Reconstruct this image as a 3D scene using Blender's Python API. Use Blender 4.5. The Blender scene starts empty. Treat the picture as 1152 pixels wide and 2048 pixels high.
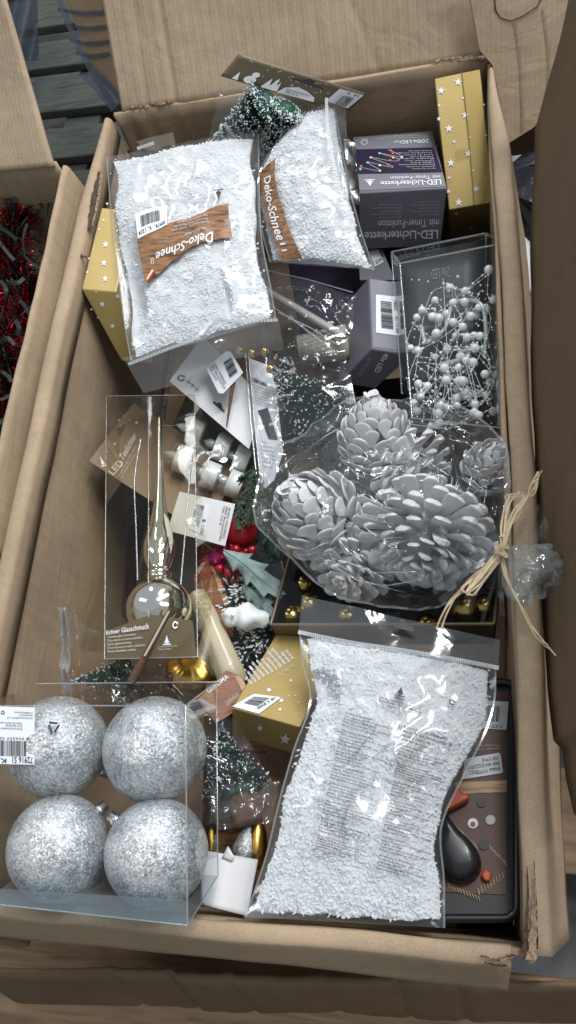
import bpy, math, random
from mathutils import Vector, Matrix, noise
random.seed(11)
V = Vector
sc = bpy.context.scene
# ------------------------------------------------------------------ camera
FPX = 1600.0                                     # focal length in photo pixels (1152 x 2048)
CAM = V((0.21164, -0.40878, 0.98673))
ROT = Matrix(((0.973487, 0.026086, 0.227251), (0.066639, 0.918041, -0.390846), (-0.218822, 0.395627, 0.891962)))
cd = bpy.data.cameras.new('camera')
cd.sensor_fit = 'VERTICAL'
cd.sensor_height = 24
cd.lens = 24 * FPX / 2048
cd.clip_start = 0.01
cd.clip_end = 60
cam = bpy.data.objects.new('camera', cd)
sc.collection.objects.link(cam)
cam.matrix_world = Matrix.Translation(CAM) @ ROT.to_4x4()
sc.camera = cam
# ------------------------------------------------------------------ light: a hall lit by ceiling tubes
world = bpy.data.worlds.new('World')
sc.world = world
world.use_nodes = True
bg = world.node_tree.nodes['Background']
bg.inputs['Color'].default_value = (0.86, 0.93, 1.0, 1)
bg.inputs['Strength'].default_value = 0.37
def tube(name, loc, target, size, power, col):
    l = bpy.data.lights.new(name, 'AREA')
    l.shape = 'RECTANGLE'
    l.size, l.size_y = size
    l.energy = power
    l.color = col
    o = bpy.data.objects.new(name, l)
    sc.collection.objects.link(o)
    o.location = loc
    o.rotation_euler = (V(target) - V(loc)).to_track_quat('-Z', 'Y').to_euler()
    return o
COOL = (0.96, 0.98, 1.0)
for lx, ly, lp in ((1.0, 1.05, 44), (0.95, 2.3, 31), (1.7, 0.1, 18), (-1.3, 3.0, 14), (-2.0, 0.6, 9), (1.9, 1.9, 15)):  # the dim outer tubes are extra, added for glints on the film
    tube('ceiling_tube', (lx, ly, 2.5), (lx * .5, ly * .5, 0.3), (0.26, 1.4), lp, COOL)
sc.view_settings.view_transform = 'Standard'
sc.view_settings.look = 'None'
sc.view_settings.exposure = 0.1
sc.view_settings.gamma = 1.0
sc.view_settings.use_curve_mapping = False
sc.render.engine = 'CYCLES'
cy = sc.cycles
cy.max_bounces = 10
cy.transparent_max_bounces = 40
cy.diffuse_bounces = 3
cy.glossy_bounces = 4
cy.transmission_bounces = 4
cy.caustics_reflective = False
cy.caustics_refractive = False
cy.sample_clamp_indirect = 4.0
cy.use_denoising = True
# ------------------------------------------------------------------ measuring helpers
def ray(x, y):
    return ROT @ V(((x - 576) / FPX, -(y - 1024) / FPX, -1.0))
def U(x, y, z):
    """the place at height z that the photograph shows at (x, y)"""
    d = ray(x, y)
    return CAM + d * ((z - CAM.z) / d.z)
def UY(x, y, Y):
    """the place at distance Y (away from the viewer) shown at (x, y)"""
    d = ray(x, y)
    return CAM + d * ((Y - CAM.y) / d.y)
def U3(p):
    return U(p[0], p[1], p[2])
def PX(P):
    c = ROT.transposed() @ (P - CAM)
    return (576 + FPX * c.x / -c.z, 1024 - FPX * c.y / -c.z)
def nz(p, s=1.0, seed=0.0):
    return noise.noise(V((p[0] * s + seed, p[1] * s - seed * 1.7, p[2] * s + seed * .31)))
def lerp(a, b, t):
    return a + (b - a) * t
def bil(q, u, v):
    """q = TL, TR, BR, BL"""
    return tuple(lerp(lerp(q[0][i], q[1][i], u), lerp(q[3][i], q[2][i], u), v) for i in range(len(q[0])))
def sub(q, u0, u1, v0, v1):
    return [bil(q, u0, v0), bil(q, u1, v0), bil(q, u1, v1), bil(q, u0, v1)]
class Plane:
    """a flat face, known from three measured points (x, y, height)"""
    def __init__(s, a, b, c, world=False):
        A, B, C = (a, b, c) if world else (U3(a), U3(b), U3(c))
        s.o = A
        s.n = (B - A).cross(C - A).normalized()
        if s.n.dot(CAM - A) < 0:
            s.n = -s.n
    def at(s, x, y, h=0.0):
        d = ray(x, y)
        return CAM + d * ((s.o - CAM).dot(s.n) / d.dot(s.n)) + s.n * h
    def quad(s, q):
        return lambda u, v, h=0.0: s.at(*bil(q, u, v), h)
# ------------------------------------------------------------------ object helpers
COL = sc.collection
OFF = {}
def tag(o, label=None, cat=None, group=None, kind=None):
    if label: o['label'] = label
    if cat: o['category'] = cat
    if group: o['group'] = group
    if kind: o['kind'] = kind
    return o
def thing(name, loc, label, cat, group=None):
    o = bpy.data.objects.new(name, None)
    o.empty_display_size = 0.02
    COL.objects.link(o)
    o.location = loc
    OFF[o] = V(loc)
    return tag(o, label, cat, group)
def new(name, verts, faces, mat, parent=None, smooth=False, mats=None, fm=None, kind=None):
    if parent is None:
        n = len(verts)
        off = V((sum(v[0] for v in verts) / n, sum(v[1] for v in verts) / n, min(v[2] for v in verts)))
    else:
        off = OFF[parent]
    me = bpy.data.meshes.new(name)
    me.from_pydata([(v[0] - off.x, v[1] - off.y, v[2] - off.z) for v in verts], [], faces)
    me.materials.append(mat)
    if mats:
        for m in mats: me.materials.append(m)
    if fm: me.polygons.foreach_set('material_index', fm)
    if smooth: me.polygons.foreach_set('use_smooth', [True] * len(me.polygons))
    me.update()
    o = bpy.data.objects.new(name, me)
    COL.objects.link(o)
    if parent is None: o.location = off
    else: o.parent = parent
    OFF[o] = off
    if kind: o['kind'] = kind
    return o
def inst(name, me, M, parent):
    o = bpy.data.objects.new(name, me)
    COL.objects.link(o)
    o.parent = parent
    o.matrix_local = Matrix.Translation(-OFF[parent]) @ M
    OFF[o] = OFF[parent]
    return o
def rawmesh(name, verts, faces, mat, smooth=True):
    me = bpy.data.meshes.new(name)
    me.from_pydata([tuple(v) for v in verts], [], faces)
    me.materials.append(mat)
    if smooth: me.polygons.foreach_set('use_smooth', [True] * len(me.polygons))
    me.update()
    return me
def bevel(o, w=0.0012, seg=2):
    m = o.modifiers.new('bevel', 'BEVEL')
    m.width = w
    m.segments = seg
    m.limit_method = 'ANGLE'
    return o
def sheet(name, parent, fn, nu, nv, mat, th=0.0, smooth=True, kind=None, skip=None):
    """a (bent) sheet from fn(u, v); th = thickness behind it"""
    P = [fn(i / nu, j / nv) for j in range(nv + 1) for i in range(nu + 1)]
    W = nu + 1
    F = []
    for j in range(nv):
        for i in range(nu):
            if skip and skip((i + .5) / nu, (j + .5) / nv): continue
            F.append((j * W + i, (j + 1) * W + i, (j + 1) * W + i + 1, j * W + i + 1))
    if th:
        N = []
        for j in range(nv + 1):
            for i in range(nu + 1):
                a = P[j * W + min(i + 1, nu)] - P[j * W + max(i - 1, 0)]
                b = P[min(j + 1, nv) * W + i] - P[max(j - 1, 0) * W + i]
                N.append(b.cross(a).normalized())
        k = len(P)
        s = 1 if N[k // 2].dot(CAM - P[k // 2]) > 0 else -1
        P = P + [p - n * th * s for p, n in zip(P, N)]
        F2 = [tuple(x + k for x in reversed(f)) for f in F]
        edges = {}
        for f in F:
            for a, b in zip(f, f[1:] + f[:1]):
                edges[(a, b)] = 1
        side = [(b, a, a + k, b + k) for (a, b) in edges if (b, a) not in edges]
        F = F + F2 + side
    return new(name, P, F, mat, parent, smooth, kind=kind)
def prism(name, parent, pts, n, th, mat, smooth=False):
    """flat outline pts (3D, in order) given a thickness th along -n"""
    k = len(pts)
    vs = [V(p) for p in pts] + [V(p) - n * th for p in pts]
    fs = [tuple(range(k)), tuple(reversed(range(k, 2 * k)))] + [(i, i + k, (i + 1) % k + k, (i + 1) % k) for i in range(k)]
    return new(name, vs, fs, mat, parent, smooth)
def patch(name, parent, S, poly, mat, h=0.0006, th=0.0004):
    """a thin flat piece on a measured plane"""
    return prism(name, parent, [S.at(x, y, h) for x, y in poly], S.n, th, mat)
def hexa(name, parent, A, B, D, E, mat, bw=0.0014):
    """a carton from one corner and its three neighbours"""
    b, d, e = B - A, D - A, E - A
    vs = [A, A + b, A + b + d, A + d, A + e, A + b + e, A + b + d + e, A + d + e]
    fs = [(0, 1, 2, 3), (7, 6, 5, 4), (0, 4, 5, 1), (1, 5, 6, 2), (2, 6, 7, 3), (3, 7, 4, 0)]
    if b.cross(d).dot(e) > 0: fs = [tuple(reversed(f)) for f in fs]
    return bevel(new(name, vs, fs, mat, parent), bw)
def frame_of(axis):
    a = axis.normalized()
    x = a.cross(V((0, 0, 1)) if abs(a.z) < .9 else V((1, 0, 0))).normalized()
    return x, a.cross(x), a
def lathe(name, parent, base, axis, prof, mat, seg=32, rib=None, smooth=True):
    x, y, a = frame_of(axis)
    vs, fs = [], []
    for (t, r) in prof:
        for k in range(seg):
            an = 2 * math.pi * k / seg
            rr = r * (1 + rib(an) if rib else 1)
            vs.append(base + a * t + (x * math.cos(an) + y * math.sin(an)) * rr)
    for j in range(len(prof) - 1):
        for k in range(seg):
            fs.append((j * seg + k, j * seg + (k + 1) % seg, (j + 1) * seg + (k + 1) % seg, (j + 1) * seg + k))
    fs.append(tuple(reversed(range(seg))))
    fs.append(tuple(range((len(prof) - 1) * seg, len(prof) * seg)))
    return new(name, vs, fs, mat, parent, smooth)
def tube_mesh(pts, r, seg=6):
    vs, fs = [], []
    n = len(pts)
    for i, p in enumerate(pts):
        t = (pts[min(i + 1, n - 1)] - pts[max(i - 1, 0)])
        x, y, a = frame_of(t if t.length > 1e-9 else V((0, 0, 1)))
        rr = r(i / (n - 1)) if callable(r) else r
        for k in range(seg):
            an = 2 * math.pi * k / seg
            vs.append(p + (x * math.cos(an) + y * math.sin(an)) * rr)
    for j in range(n - 1):
        for k in range(seg):
            fs.append((j * seg + k, j * seg + (k + 1) % seg, (j + 1) * seg + (k + 1) % seg, (j + 1) * seg + k))
    return vs, fs
def spline(pts, n=12):
    out = []
    P = [pts[0]] + list(pts) + [pts[-1]]
    for i in range(1, len(P) - 2):
        a, b, c, d = P[i - 1], P[i], P[i + 1], P[i + 2]
        for k in range(n):
            t = k / n
            out.append(.5 * ((2 * b) + (c - a) * t + (2 * a - 5 * b + 4 * c - d) * t * t + (3 * b - a - 3 * c + d) * t ** 3))
    out.append(pts[-1])
    return out
# ---- lettering
TXT = {}
def text2d(body, bold=0.0, shear=0.0, res=2):
    k = (body, bold, shear, res)
    if k in TXT: return TXT[k]
    cu = bpy.data.curves.new('t', 'FONT')
    cu.body = body
    cu.resolution_u = res
    cu.offset = bold
    cu.shear = shear
    cu.fill_mode = 'FRONT'
    ob = bpy.data.objects.new('t', cu)
    COL.objects.link(ob)
    dg = bpy.context.evaluated_depsgraph_get()
    me = bpy.data.meshes.new_from_object(ob.evaluated_get(dg))
    vs = [(v.co.x, v.co.y) for v in me.vertices]
    fs = [tuple(p.vertices) for p in me.polygons]
    bpy.data.objects.remove(ob)
    bpy.data.curves.remove(cu)
    bpy.data.meshes.remove(me)
    x0, x1 = min(v[0] for v in vs), max(v[0] for v in vs)
    y0, y1 = min(v[1] for v in vs), max(v[1] for v in vs)
    r = ([((x - x0) / (x1 - x0), (y1 - y) / (y1 - y0)) for x, y in vs], fs)
    TXT[k] = r
    return r
def lettering(parent, Q, body, mat, h=0.0012, bold=0.0, shear=0.0, res=2, name='lettering'):
    """body fitted to the face Q(u, v, h)"""
    vs, fs = text2d(body, bold, shear, res)
    P = [Q(u, v, h) for u, v in vs]
    f = fs[0]
    if (P[f[1]] - P[f[0]]).cross(P[f[2]] - P[f[0]]).dot(CAM - P[f[0]]) < 0:
        fs = [tuple(reversed(f)) for f in fs]
    return new(name, P, fs, mat, parent)
def polyprint(name, parent, Q, polys, mat, h=0.0012):
    """flat printed shapes, each a list of (u, v)"""
    vs, fs = [], []
    for p in polys:
        k = len(vs)
        vs += [Q(u, v, h) for u, v in p]
        fs.append(tuple(range(k, k + len(p))))
    return new(name, vs, fs, mat, parent)
def bars(parent, Q, mat, n=26, h=0.0012, seed=1):
    r = random.Random(seed)
    ps, x = [], 0.0
    ws = [(r.choice((1, 1, 2, 3)), r.choice((1, 1, 2))) for _ in range(n)]
    tot = sum(a + b for a, b in ws)
    for a, b in ws:
        ps.append([(x / tot, 0), ((x + a) / tot, 0), ((x + a) / tot, 1), (x / tot, 1)])
        x += a + b
    return polyprint('barcode', parent, Q, ps, mat, h)
def subq(Q, u0, u1, v0, v1):
    return lambda u, v, h=0.0: Q(lerp(u0, u1, u), lerp(v0, v1, v), h)
def star_poly(cx, cy, r, rot=0.0, asp=1.0):
    return [(cx + (r if k % 2 == 0 else r * .42) * math.sin(rot + k * math.pi / 5) / asp, cy - (r if k % 2 == 0 else r * .42) * math.cos(rot + k * math.pi / 5)) for k in range(10)]
FIR = [(.5, 0), (.62, .28), (.57, .28), (.74, .52), (.66, .52), (.88, .78), (.56, .78), (.56, .86), (1, .9), (1, 1), (0, 1), (0, .9), (.44, .86), (.44, .78), (.12, .78), (.34, .52), (.26, .52), (.43, .28), (.38, .28)]
# ------------------------------------------------------------------ materials
def nodes(name):
    m = bpy.data.materials.new(name)
    m.use_nodes = True
    nt = m.node_tree
    return m, nt, nt.nodes['Principled BSDF'], nt.nodes['Material Output']
def mat(name, col, rough=.5, metal=0.0, var=0.0, vscale=40.0, bump=0.0, bscale=200.0, col2=None, spec=.5, coat=0.0, trans=0.0, stretch=(1, 1, 1), sss=0.0):
    m, nt, b, out = nodes(name)
    N, L = nt.nodes, nt.links
    b.inputs['Base Color'].default_value = (*col, 1)
    b.inputs['Roughness'].default_value = rough
    b.inputs['Metallic'].default_value = metal
    b.inputs['Specular IOR Level'].default_value = spec
    b.inputs['Coat Weight'].default_value = coat
    b.inputs['Coat Roughness'].default_value = .12
    if sss:
        b.inputs['Subsurface Weight'].default_value = sss
        b.inputs['Subsurface Radius'].default_value = (.004, .004, .004)
    if var or bump:
        tc = N.new('ShaderNodeTexCoord')
        mp = N.new('ShaderNodeMapping')
        mp.inputs['Scale'].default_value = stretch
        L.new(tc.outputs['Object'], mp.inputs['Vector'])
    if var:
        t = N.new('ShaderNodeTexNoise')
        t.inputs['Scale'].default_value = vscale
        t.inputs['Detail'].default_value = 6
        L.new(mp.outputs['Vector'], t.inputs['Vector'])
        r = N.new('ShaderNodeValToRGB')
        c2 = col2 or tuple(c * (1 - var) for c in col)
        r.color_ramp.elements[0].position = .32
        r.color_ramp.elements[1].position = .68
        r.color_ramp.elements[0].color = (*c2, 1)
        r.color_ramp.elements[1].color = (*col, 1)
        L.new(t.outputs['Fac'], r.inputs['Fac'])
        L.new(r.outputs['Color'], b.inputs['Base Color'])
    if bump:
        t2 = N.new('ShaderNodeTexNoise')
        t2.inputs['Scale'].default_value = bscale
        t2.inputs['Detail'].default_value = 4
        L.new(mp.outputs['Vector'], t2.inputs['Vector'])
        bp = N.new('ShaderNodeBump')
        bp.inputs['Strength'].default_value = bump
        bp.inputs['Distance'].default_value = .002
        L.new(t2.outputs['Fac'], bp.inputs['Height'])
        L.new(bp.outputs['Normal'], b.inputs['Normal'])
    return m
def cardboard(name, col, wave=None, wscale=60.0, wbump=.25):
    """kraft board: blotches, fibres, faint flute lines along one axis"""
    m, nt, b, out = nodes(name)
    N, L = nt.nodes, nt.links
    tc = N.new('ShaderNodeTexCoord')
    def noise_(scale, det, stretch=(1, 1, 1)):
        mp = N.new('ShaderNodeMapping')
        mp.inputs['Scale'].default_value = stretch
        L.new(tc.outputs['Object'], mp.inputs['Vector'])
        t = N.new('ShaderNodeTexNoise')
        t.inputs['Scale'].default_value = scale
        t.inputs['Detail'].default_value = det
        L.new(mp.outputs['Vector'], t.inputs['Vector'])
        return t
    n1, n2, n3 = noise_(5, 4), noise_(900, 3), noise_(90, 6, (1, 1, .25))
    ad = N.new('ShaderNodeMath'); ad.operation = 'ADD'
    L.new(n1.outputs['Fac'], ad.inputs[0]); L.new(n2.outputs['Fac'], ad.inputs[1])
    ad2 = N.new('ShaderNodeMath'); ad2.operation = 'MULTIPLY_ADD'
    ad2.inputs[1].default_value = .35
    L.new(n3.outputs['Fac'], ad2.inputs[0]); L.new(ad.outputs[0], ad2.inputs[2])
    r = N.new('ShaderNodeValToRGB')
    sc_ = N.new('ShaderNodeMapRange')
    sc_.inputs['From Min'].default_value = .75
    sc_.inputs['From Max'].default_value = 1.6
    L.new(ad2.outputs[0], sc_.inputs['Value'])
    r.color_ramp.elements[0].position = .2
    r.color_ramp.elements[1].position = .8
    r.color_ramp.elements[0].color = (*[c * .76 for c in col], 1)
    r.color_ramp.elements[1].color = (*[min(1, c * 1.16) for c in col], 1)
    L.new(sc_.outputs['Result'], r.inputs['Fac'])
    L.new(r.outputs['Color'], b.inputs['Base Color'])
    b.inputs['Roughness'].default_value = .72
    b.inputs['Specular IOR Level'].default_value = .25
    bp = N.new('ShaderNodeBump')
    bp.inputs['Strength'].default_value = .18
    bp.inputs['Distance'].default_value = .0008
    L.new(n2.outputs['Fac'], bp.inputs['Height'])
    n4 = noise_(16, 3, (1.0, .35, 1.6))
    n4.inputs['Distortion'].default_value = 1.4
    b0 = N.new('ShaderNodeBump')
    b0.inputs['Strength'].default_value = .30
    b0.inputs['Distance'].default_value = .006
    L.new(n4.outputs['Fac'], b0.inputs['Height'])
    L.new(b0.outputs['Normal'], bp.inputs['Normal'])
    last = bp
    if wave is not None:
        w = N.new('ShaderNodeTexWave')
        w.bands_direction = wave
        w.inputs['Scale'].default_value = wscale
        w.inputs['Distortion'].default_value = .6
        w.inputs['Detail'].default_value = 1
        L.new(tc.outputs['Object'], w.inputs['Vector'])
        b2 = N.new('ShaderNodeBump')
        b2.inputs['Strength'].default_value = wbump
        b2.inputs['Distance'].default_value = .0012
        L.new(w.outputs['Fac'], b2.inputs['Height'])
        L.new(bp.outputs['Normal'], b2.inputs['Normal'])
        last = b2
    L.new(last.outputs['Normal'], b.inputs['Normal'])
    return m
def film(name, tint=(.95, .96, .97), rough=.06, base=.05, edge=.75, bump=.0, bscale=60.0, power=3.2, haze=0.0):
    """thin clear plastic: see-through, glossy, more mirror-like at grazing angles"""
    m = bpy.data.materials.new(name)
    m.use_nodes = True
    nt = m.node_tree
    N, L = nt.nodes, nt.links
    N.clear()
    out = N.new('ShaderNodeOutputMaterial')
    tr = N.new('ShaderNodeBsdfTransparent')
    tr.inputs['Color'].default_value = (*tint, 1)
    gl = N.new('ShaderNodeBsdfGlossy')
    gl.inputs['Roughness'].default_value = rough
    gl.inputs['Color'].default_value = (1, 1, 1, 1)
    lw = N.new('ShaderNodeLayerWeight')
    lw.inputs['Blend'].default_value = .5
    pw = N.new('ShaderNodeMath'); pw.operation = 'POWER'
    pw.inputs[1].default_value = power
    L.new(lw.outputs['Facing'], pw.inputs[0])
    ma = N.new('ShaderNodeMath'); ma.operation = 'MULTIPLY_ADD'
    ma.inputs[1].default_value = edge
    ma.inputs[2].default_value = base
    ma.use_clamp = True
    L.new(pw.outputs[0], ma.inputs[0])
    mx = N.new('ShaderNodeMixShader')
    L.new(ma.outputs[0], mx.inputs['Fac'])
    L.new(tr.outputs[0], mx.inputs[1])
    L.new(gl.outputs[0], mx.inputs[2])
    last = mx
    if haze:
        df = N.new('ShaderNodeBsdfDiffuse')
        df.inputs['Color'].default_value = (.8, .83, .86, 1)
        m2 = N.new('ShaderNodeMixShader')
        m2.inputs['Fac'].default_value = haze
        L.new(mx.outputs[0], m2.inputs[1]); L.new(df.outputs[0], m2.inputs[2])
        last = m2
    if bump:
        tc = N.new('ShaderNodeTexCoord')
        t = N.new('ShaderNodeTexNoise')
        t.inputs['Scale'].default_value = bscale
        t.inputs['Detail'].default_value = 2
        t.inputs['Distortion'].default_value = .8
        L.new(tc.outputs['Object'], t.inputs['Vector'])
        bp = N.new('ShaderNodeBump')
        bp.inputs['Strength'].default_value = bump
        bp.inputs['Distance'].default_value = .004
        L.new(t.outputs['Fac'], bp.inputs['Height'])
        L.new(bp.outputs['Normal'], gl.inputs['Normal'])
        L.new(bp.outputs['Normal'], lw.inputs['Normal'])
    L.new(last.outputs[0], out.inputs['Surface'])
    return m
def wood(name, c1, c2, stretch=(4, 60, 60), rough=.5, bands=3.0):
    m, nt, b, out = nodes(name)
    N, L = nt.nodes, nt.links
    tc = N.new('ShaderNodeTexCoord')
    mp = N.new('ShaderNodeMapping')
    mp.inputs['Scale'].default_value = stretch
    L.new(tc.outputs['Object'], mp.inputs['Vector'])
    t = N.new('ShaderNodeTexNoise')
    t.inputs['Scale'].default_value = bands
    t.inputs['Detail'].default_value = 6
    t.inputs['Distortion'].default_value = 1.2
    L.new(mp.outputs['Vector'], t.inputs['Vector'])
    r = N.new('ShaderNodeValToRGB')
    e = r.color_ramp.elements
    e[0].position, e[1].position = .34, .66
    e[0].color, e[1].color = (*c1, 1), (*c2, 1)
    k = e.new(.5)
    k.color = (*[(a * .4 + d * .6) for a, d in zip(c1, c2)], 1)
    L.new(t.outputs['Fac'], r.inputs['Fac'])
    L.new(r.outputs['Color'], b.inputs['Base Color'])
    b.inputs['Roughness'].default_value = rough
    return m
def glitter(name):
    """silver bauble under a crust of glitter flakes"""
    m, nt, b, out = nodes(name)
    N, L = nt.nodes, nt.links
    tc = N.new('ShaderNodeTexCoord')
    vo = N.new('ShaderNodeTexVoronoi')
    vo.inputs['Scale'].default_value = 900
    L.new(tc.outputs['Object'], vo.inputs['Vector'])
    n1 = N.new('ShaderNodeTexNoise'); n1.inputs['Scale'].default_value = 330; n1.inputs['Detail'].default_value = 5; n1.inputs['Roughness'].default_value = .75
    n0 = N.new('ShaderNodeTexNoise'); n0.inputs['Scale'].default_value = 55; n0.inputs['Detail'].default_value = 4
    for n in (n0, n1): L.new(tc.outputs['Object'], n.inputs['Vector'])
    ad = N.new('ShaderNodeMath'); ad.operation = 'MULTIPLY_ADD'; ad.inputs[1].default_value = .7
    L.new(n0.outputs['Fac'], ad.inputs[0]); L.new(n1.outputs['Fac'], ad.inputs[2])
    r = N.new('ShaderNodeValToRGB')
    e = r.color_ramp.elements
    e[0].position, e[1].position = .66, .98
    e[0].color, e[1].color = (.22, .28, .33, 1), (.74, .81, .85, 1)
    k = e.new(.80); k.color = (.46, .54, .59, 1)
    L.new(ad.outputs[0], r.inputs['Fac'])
    mc = N.new('ShaderNodeMixRGB'); mc.blend_type = 'MULTIPLY'; mc.inputs['Fac'].default_value = .35
    L.new(r.outputs['Color'], mc.inputs[1]); L.new(vo.outputs['Color'], mc.inputs[2])
    hs = N.new('ShaderNodeHueSaturation'); hs.inputs['Saturation'].default_value = .12; hs.inputs['Value'].default_value = 1.15
    L.new(mc.outputs[0], hs.inputs['Color'])
    L.new(hs.outputs['Color'], b.inputs['Base Color'])
    b.inputs['Metallic'].default_value = .55
    b.inputs['Roughness'].default_value = .33
    # each flake its own tilt
    sb = N.new('ShaderNodeVectorMath'); sb.operation = 'SUBTRACT'; sb.inputs[1].default_value = (.5, .5, .5)
    L.new(vo.outputs['Color'], sb.inputs[0])
    sl = N.new('ShaderNodeVectorMath'); sl.operation = 'SCALE'; sl.inputs['Scale'].default_value = .45
    L.new(sb.outputs[0], sl.inputs[0])
    ge = N.new('ShaderNodeNewGeometry')
    av = N.new('ShaderNodeVectorMath'); av.operation = 'ADD'
    L.new(ge.outputs['Normal'], av.inputs[0]); L.new(sl.outputs[0], av.inputs[1])
    nn = N.new('ShaderNodeVectorMath'); nn.operation = 'NORMALIZE'
    L.new(av.outputs[0], nn.inputs[0])
    bp = N.new('ShaderNodeBump'); bp.inputs['Strength'].default_value = .5; bp.inputs['Distance'].default_value = .002
    L.new(n1.outputs['Fac'], bp.inputs['Height']); L.new(nn.outputs[0], bp.inputs['Normal'])
    L.new(bp.outputs['Normal'], b.inputs['Normal'])
    return m
KRAFT = (.40, .295, .195)
M = {}
M['board'] = cardboard('kraft_board', KRAFT)
M['board_x'] = cardboard('kraft_board_flutes', (.43, .325, .22), 'X', 55, .16)
M['board_y'] = cardboard('kraft_board_side', (.42, .312, .207), 'Y', 22, .12)
M['board_shade'] = cardboard('shaded_kraft_board', (.155, .105, .064))  # kraft darkened: shade on the turned-away flaps is put into this colour
M['torn'] = mat('torn_board', (.40, .28, .18), .9, var=.35, vscale=260, bump=.8, bscale=300)
M['tornhole'] = mat('torn_board_inside', (.10, .07, .045), .95, var=.5, vscale=200)
M['concrete'] = mat('concrete', (.20, .20, .205), .85, var=.4, vscale=30, bump=.3, bscale=150)
M['pallet'] = wood('shaded_pallet_wood', (.035, .042, .036), (.075, .082, .068), (4, 30, 30), .8)  # weathered wood, darkened further for the shade of the tall cartons
M['plank'] = wood('plank_wood', (.19, .12, .07), (.33, .22, .13), (3, 30, 30), .8)
def soft_white(name, c1, c2, bump):
    # heaped plastic snow lets light through: half diffuse, half translucent
    m = bpy.data.materials.new(name)
    m.use_nodes = True
    nt = m.node_tree
    N, L = nt.nodes, nt.links
    N.clear()
    out = N.new('ShaderNodeOutputMaterial')
    tc = N.new('ShaderNodeTexCoord')
    n1 = N.new('ShaderNodeTexNoise'); n1.inputs['Scale'].default_value = 240; n1.inputs['Detail'].default_value = 4; n1.inputs['Roughness'].default_value = .65
    n2 = N.new('ShaderNodeTexNoise'); n2.inputs['Scale'].default_value = 75; n2.inputs['Detail'].default_value = 3
    for n in (n1, n2): L.new(tc.outputs['Object'], n.inputs['Vector'])
    ad = N.new('ShaderNodeMath'); ad.operation = 'ADD'
    L.new(n1.outputs['Fac'], ad.inputs[0]); L.new(n2.outputs['Fac'], ad.inputs[1])
    r = N.new('ShaderNodeValToRGB')
    r.color_ramp.elements[0].position, r.color_ramp.elements[1].position = .42, .58
    r.color_ramp.elements[0].color, r.color_ramp.elements[1].color = (*c1, 1), (*c2, 1)
    hf = N.new('ShaderNodeMath'); hf.operation = 'MULTIPLY'; hf.inputs[1].default_value = .5
    L.new(ad.outputs[0], hf.inputs[0]); L.new(hf.outputs[0], r.inputs['Fac'])
    df, tl = N.new('ShaderNodeBsdfDiffuse'), N.new('ShaderNodeBsdfTranslucent')
    mx = N.new('ShaderNodeMixShader'); mx.inputs['Fac'].default_value = .32
    for b in (df, tl): L.new(r.outputs['Color'], b.inputs['Color'])
    L.new(df.outputs[0], mx.inputs[1]); L.new(tl.outputs[0], mx.inputs[2])
    if bump:
        bp = N.new('ShaderNodeBump'); bp.inputs['Strength'].default_value = bump; bp.inputs['Distance'].default_value = .002
        L.new(ad.outputs[0], bp.inputs['Height']); L.new(bp.outputs['Normal'], df.inputs['Normal'])
    L.new(mx.outputs[0], out.inputs['Surface'])
    return m
M['snow'] = soft_white('snow_heap_white', (.77, .795, .81), (.91, .92, .925), .25)
M['flake'] = soft_white('shredded_film_white', (.84, .865, .88), (.94, .95, .955), 0)
M['film'] = film('bag_film', (.965, .973, .98), .10, .04, .5, .12, 16, haze=.02)
M['film_c'] = film('crinkled_film', (.96, .97, .98), .07, .045, .55, .12, 40, haze=.025)
M['film_h'] = film('header_film', (.93, .945, .955), .09, .085, .6, .25, 30, haze=.05)
M['seal'] = film('weld_seam', (.85, .87, .88), .2, .16, .6, 0, haze=.30)
M['pvc'] = film('stiff_clear_pvc', (.93, .955, .965), .03, .03, .62, .05, 12)
M['pvc_e'] = film('pvc_fold', (.84, .88, .90), .10, .22, .7, 0, haze=.12)
M['pvc_blue'] = film('bluish_pvc', (.55, .68, .75), .08, .06, .6, .1, 20, haze=.10)
M['pvc_amber'] = film('yellowed_pvc', (.93, .91, .82), .04, .035, .6, .1, 14)
M['white'] = mat('white_card', (.74, .73, .74), .55, var=.06, vscale=30)
M['label'] = mat('sticker_white', (.80, .82, .85), .4)
M['ink'] = mat('black_ink', (.025, .027, .03), .5)
M['grey_ink'] = mat('grey_ink', (.16, .165, .175), .5)
M['wprint'] = mat('white_print', (.78, .79, .80), .5)
M['lprint'] = mat('pale_print', (.56, .55, .52), .5)
M['gold_card'] = mat('gold_card', (.47, .345, .125), .42, .35, var=.12, vscale=14, bump=.05, bscale=300)
M['gold_dull'] = mat('olive_gold_card', (.235, .175, .075), .45, .25, var=.12, vscale=14)
M['grey_card'] = mat('anthracite_card', (.150, .146, .182), .42, var=.08, vscale=12, coat=.15)
M['grey_lt'] = mat('grey_band_card', (.20, .195, .225), .42, var=.05, vscale=12, coat=.15)
M['navy'] = mat('navy_photo_print', (.016, .014, .035), .35, var=.4, vscale=30, col2=(.03, .018, .06))
M['umber'] = mat('umber_card', (.135, .105, .062), .45, .1, var=.12, vscale=14)
M['dark'] = mat('charcoal_card', (.035, .036, .04), .45)
M['brown_card'] = mat('brown_card', (.22, .135, .075), .5, var=.12, vscale=18)
M['wood_label'] = wood('wood_photo_print', (.075, .032, .014), (.34, .17, .075), (10, 60, 60), .4)
M['red_wood'] = wood('red_brown_print', (.17, .055, .025), (.29, .11, .05), (8, 60, 60), .4)
M['pale_wood'] = wood('pale_wood_print', (.30, .17, .07), (.62, .42, .22), (8, 90, 90), .45)
M['cone'] = mat('whitewashed_cone', (.93, .95, .97), .8, var=.20, col2=(.68, .66, .65), vscale=70, bump=.5, bscale=500)
M['cone_core'] = mat('cone_core', (.45, .43, .42), .9)
M['pearl'] = mat('pearl', (.90, .90, .88), .2, .0, coat=.8)
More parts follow.
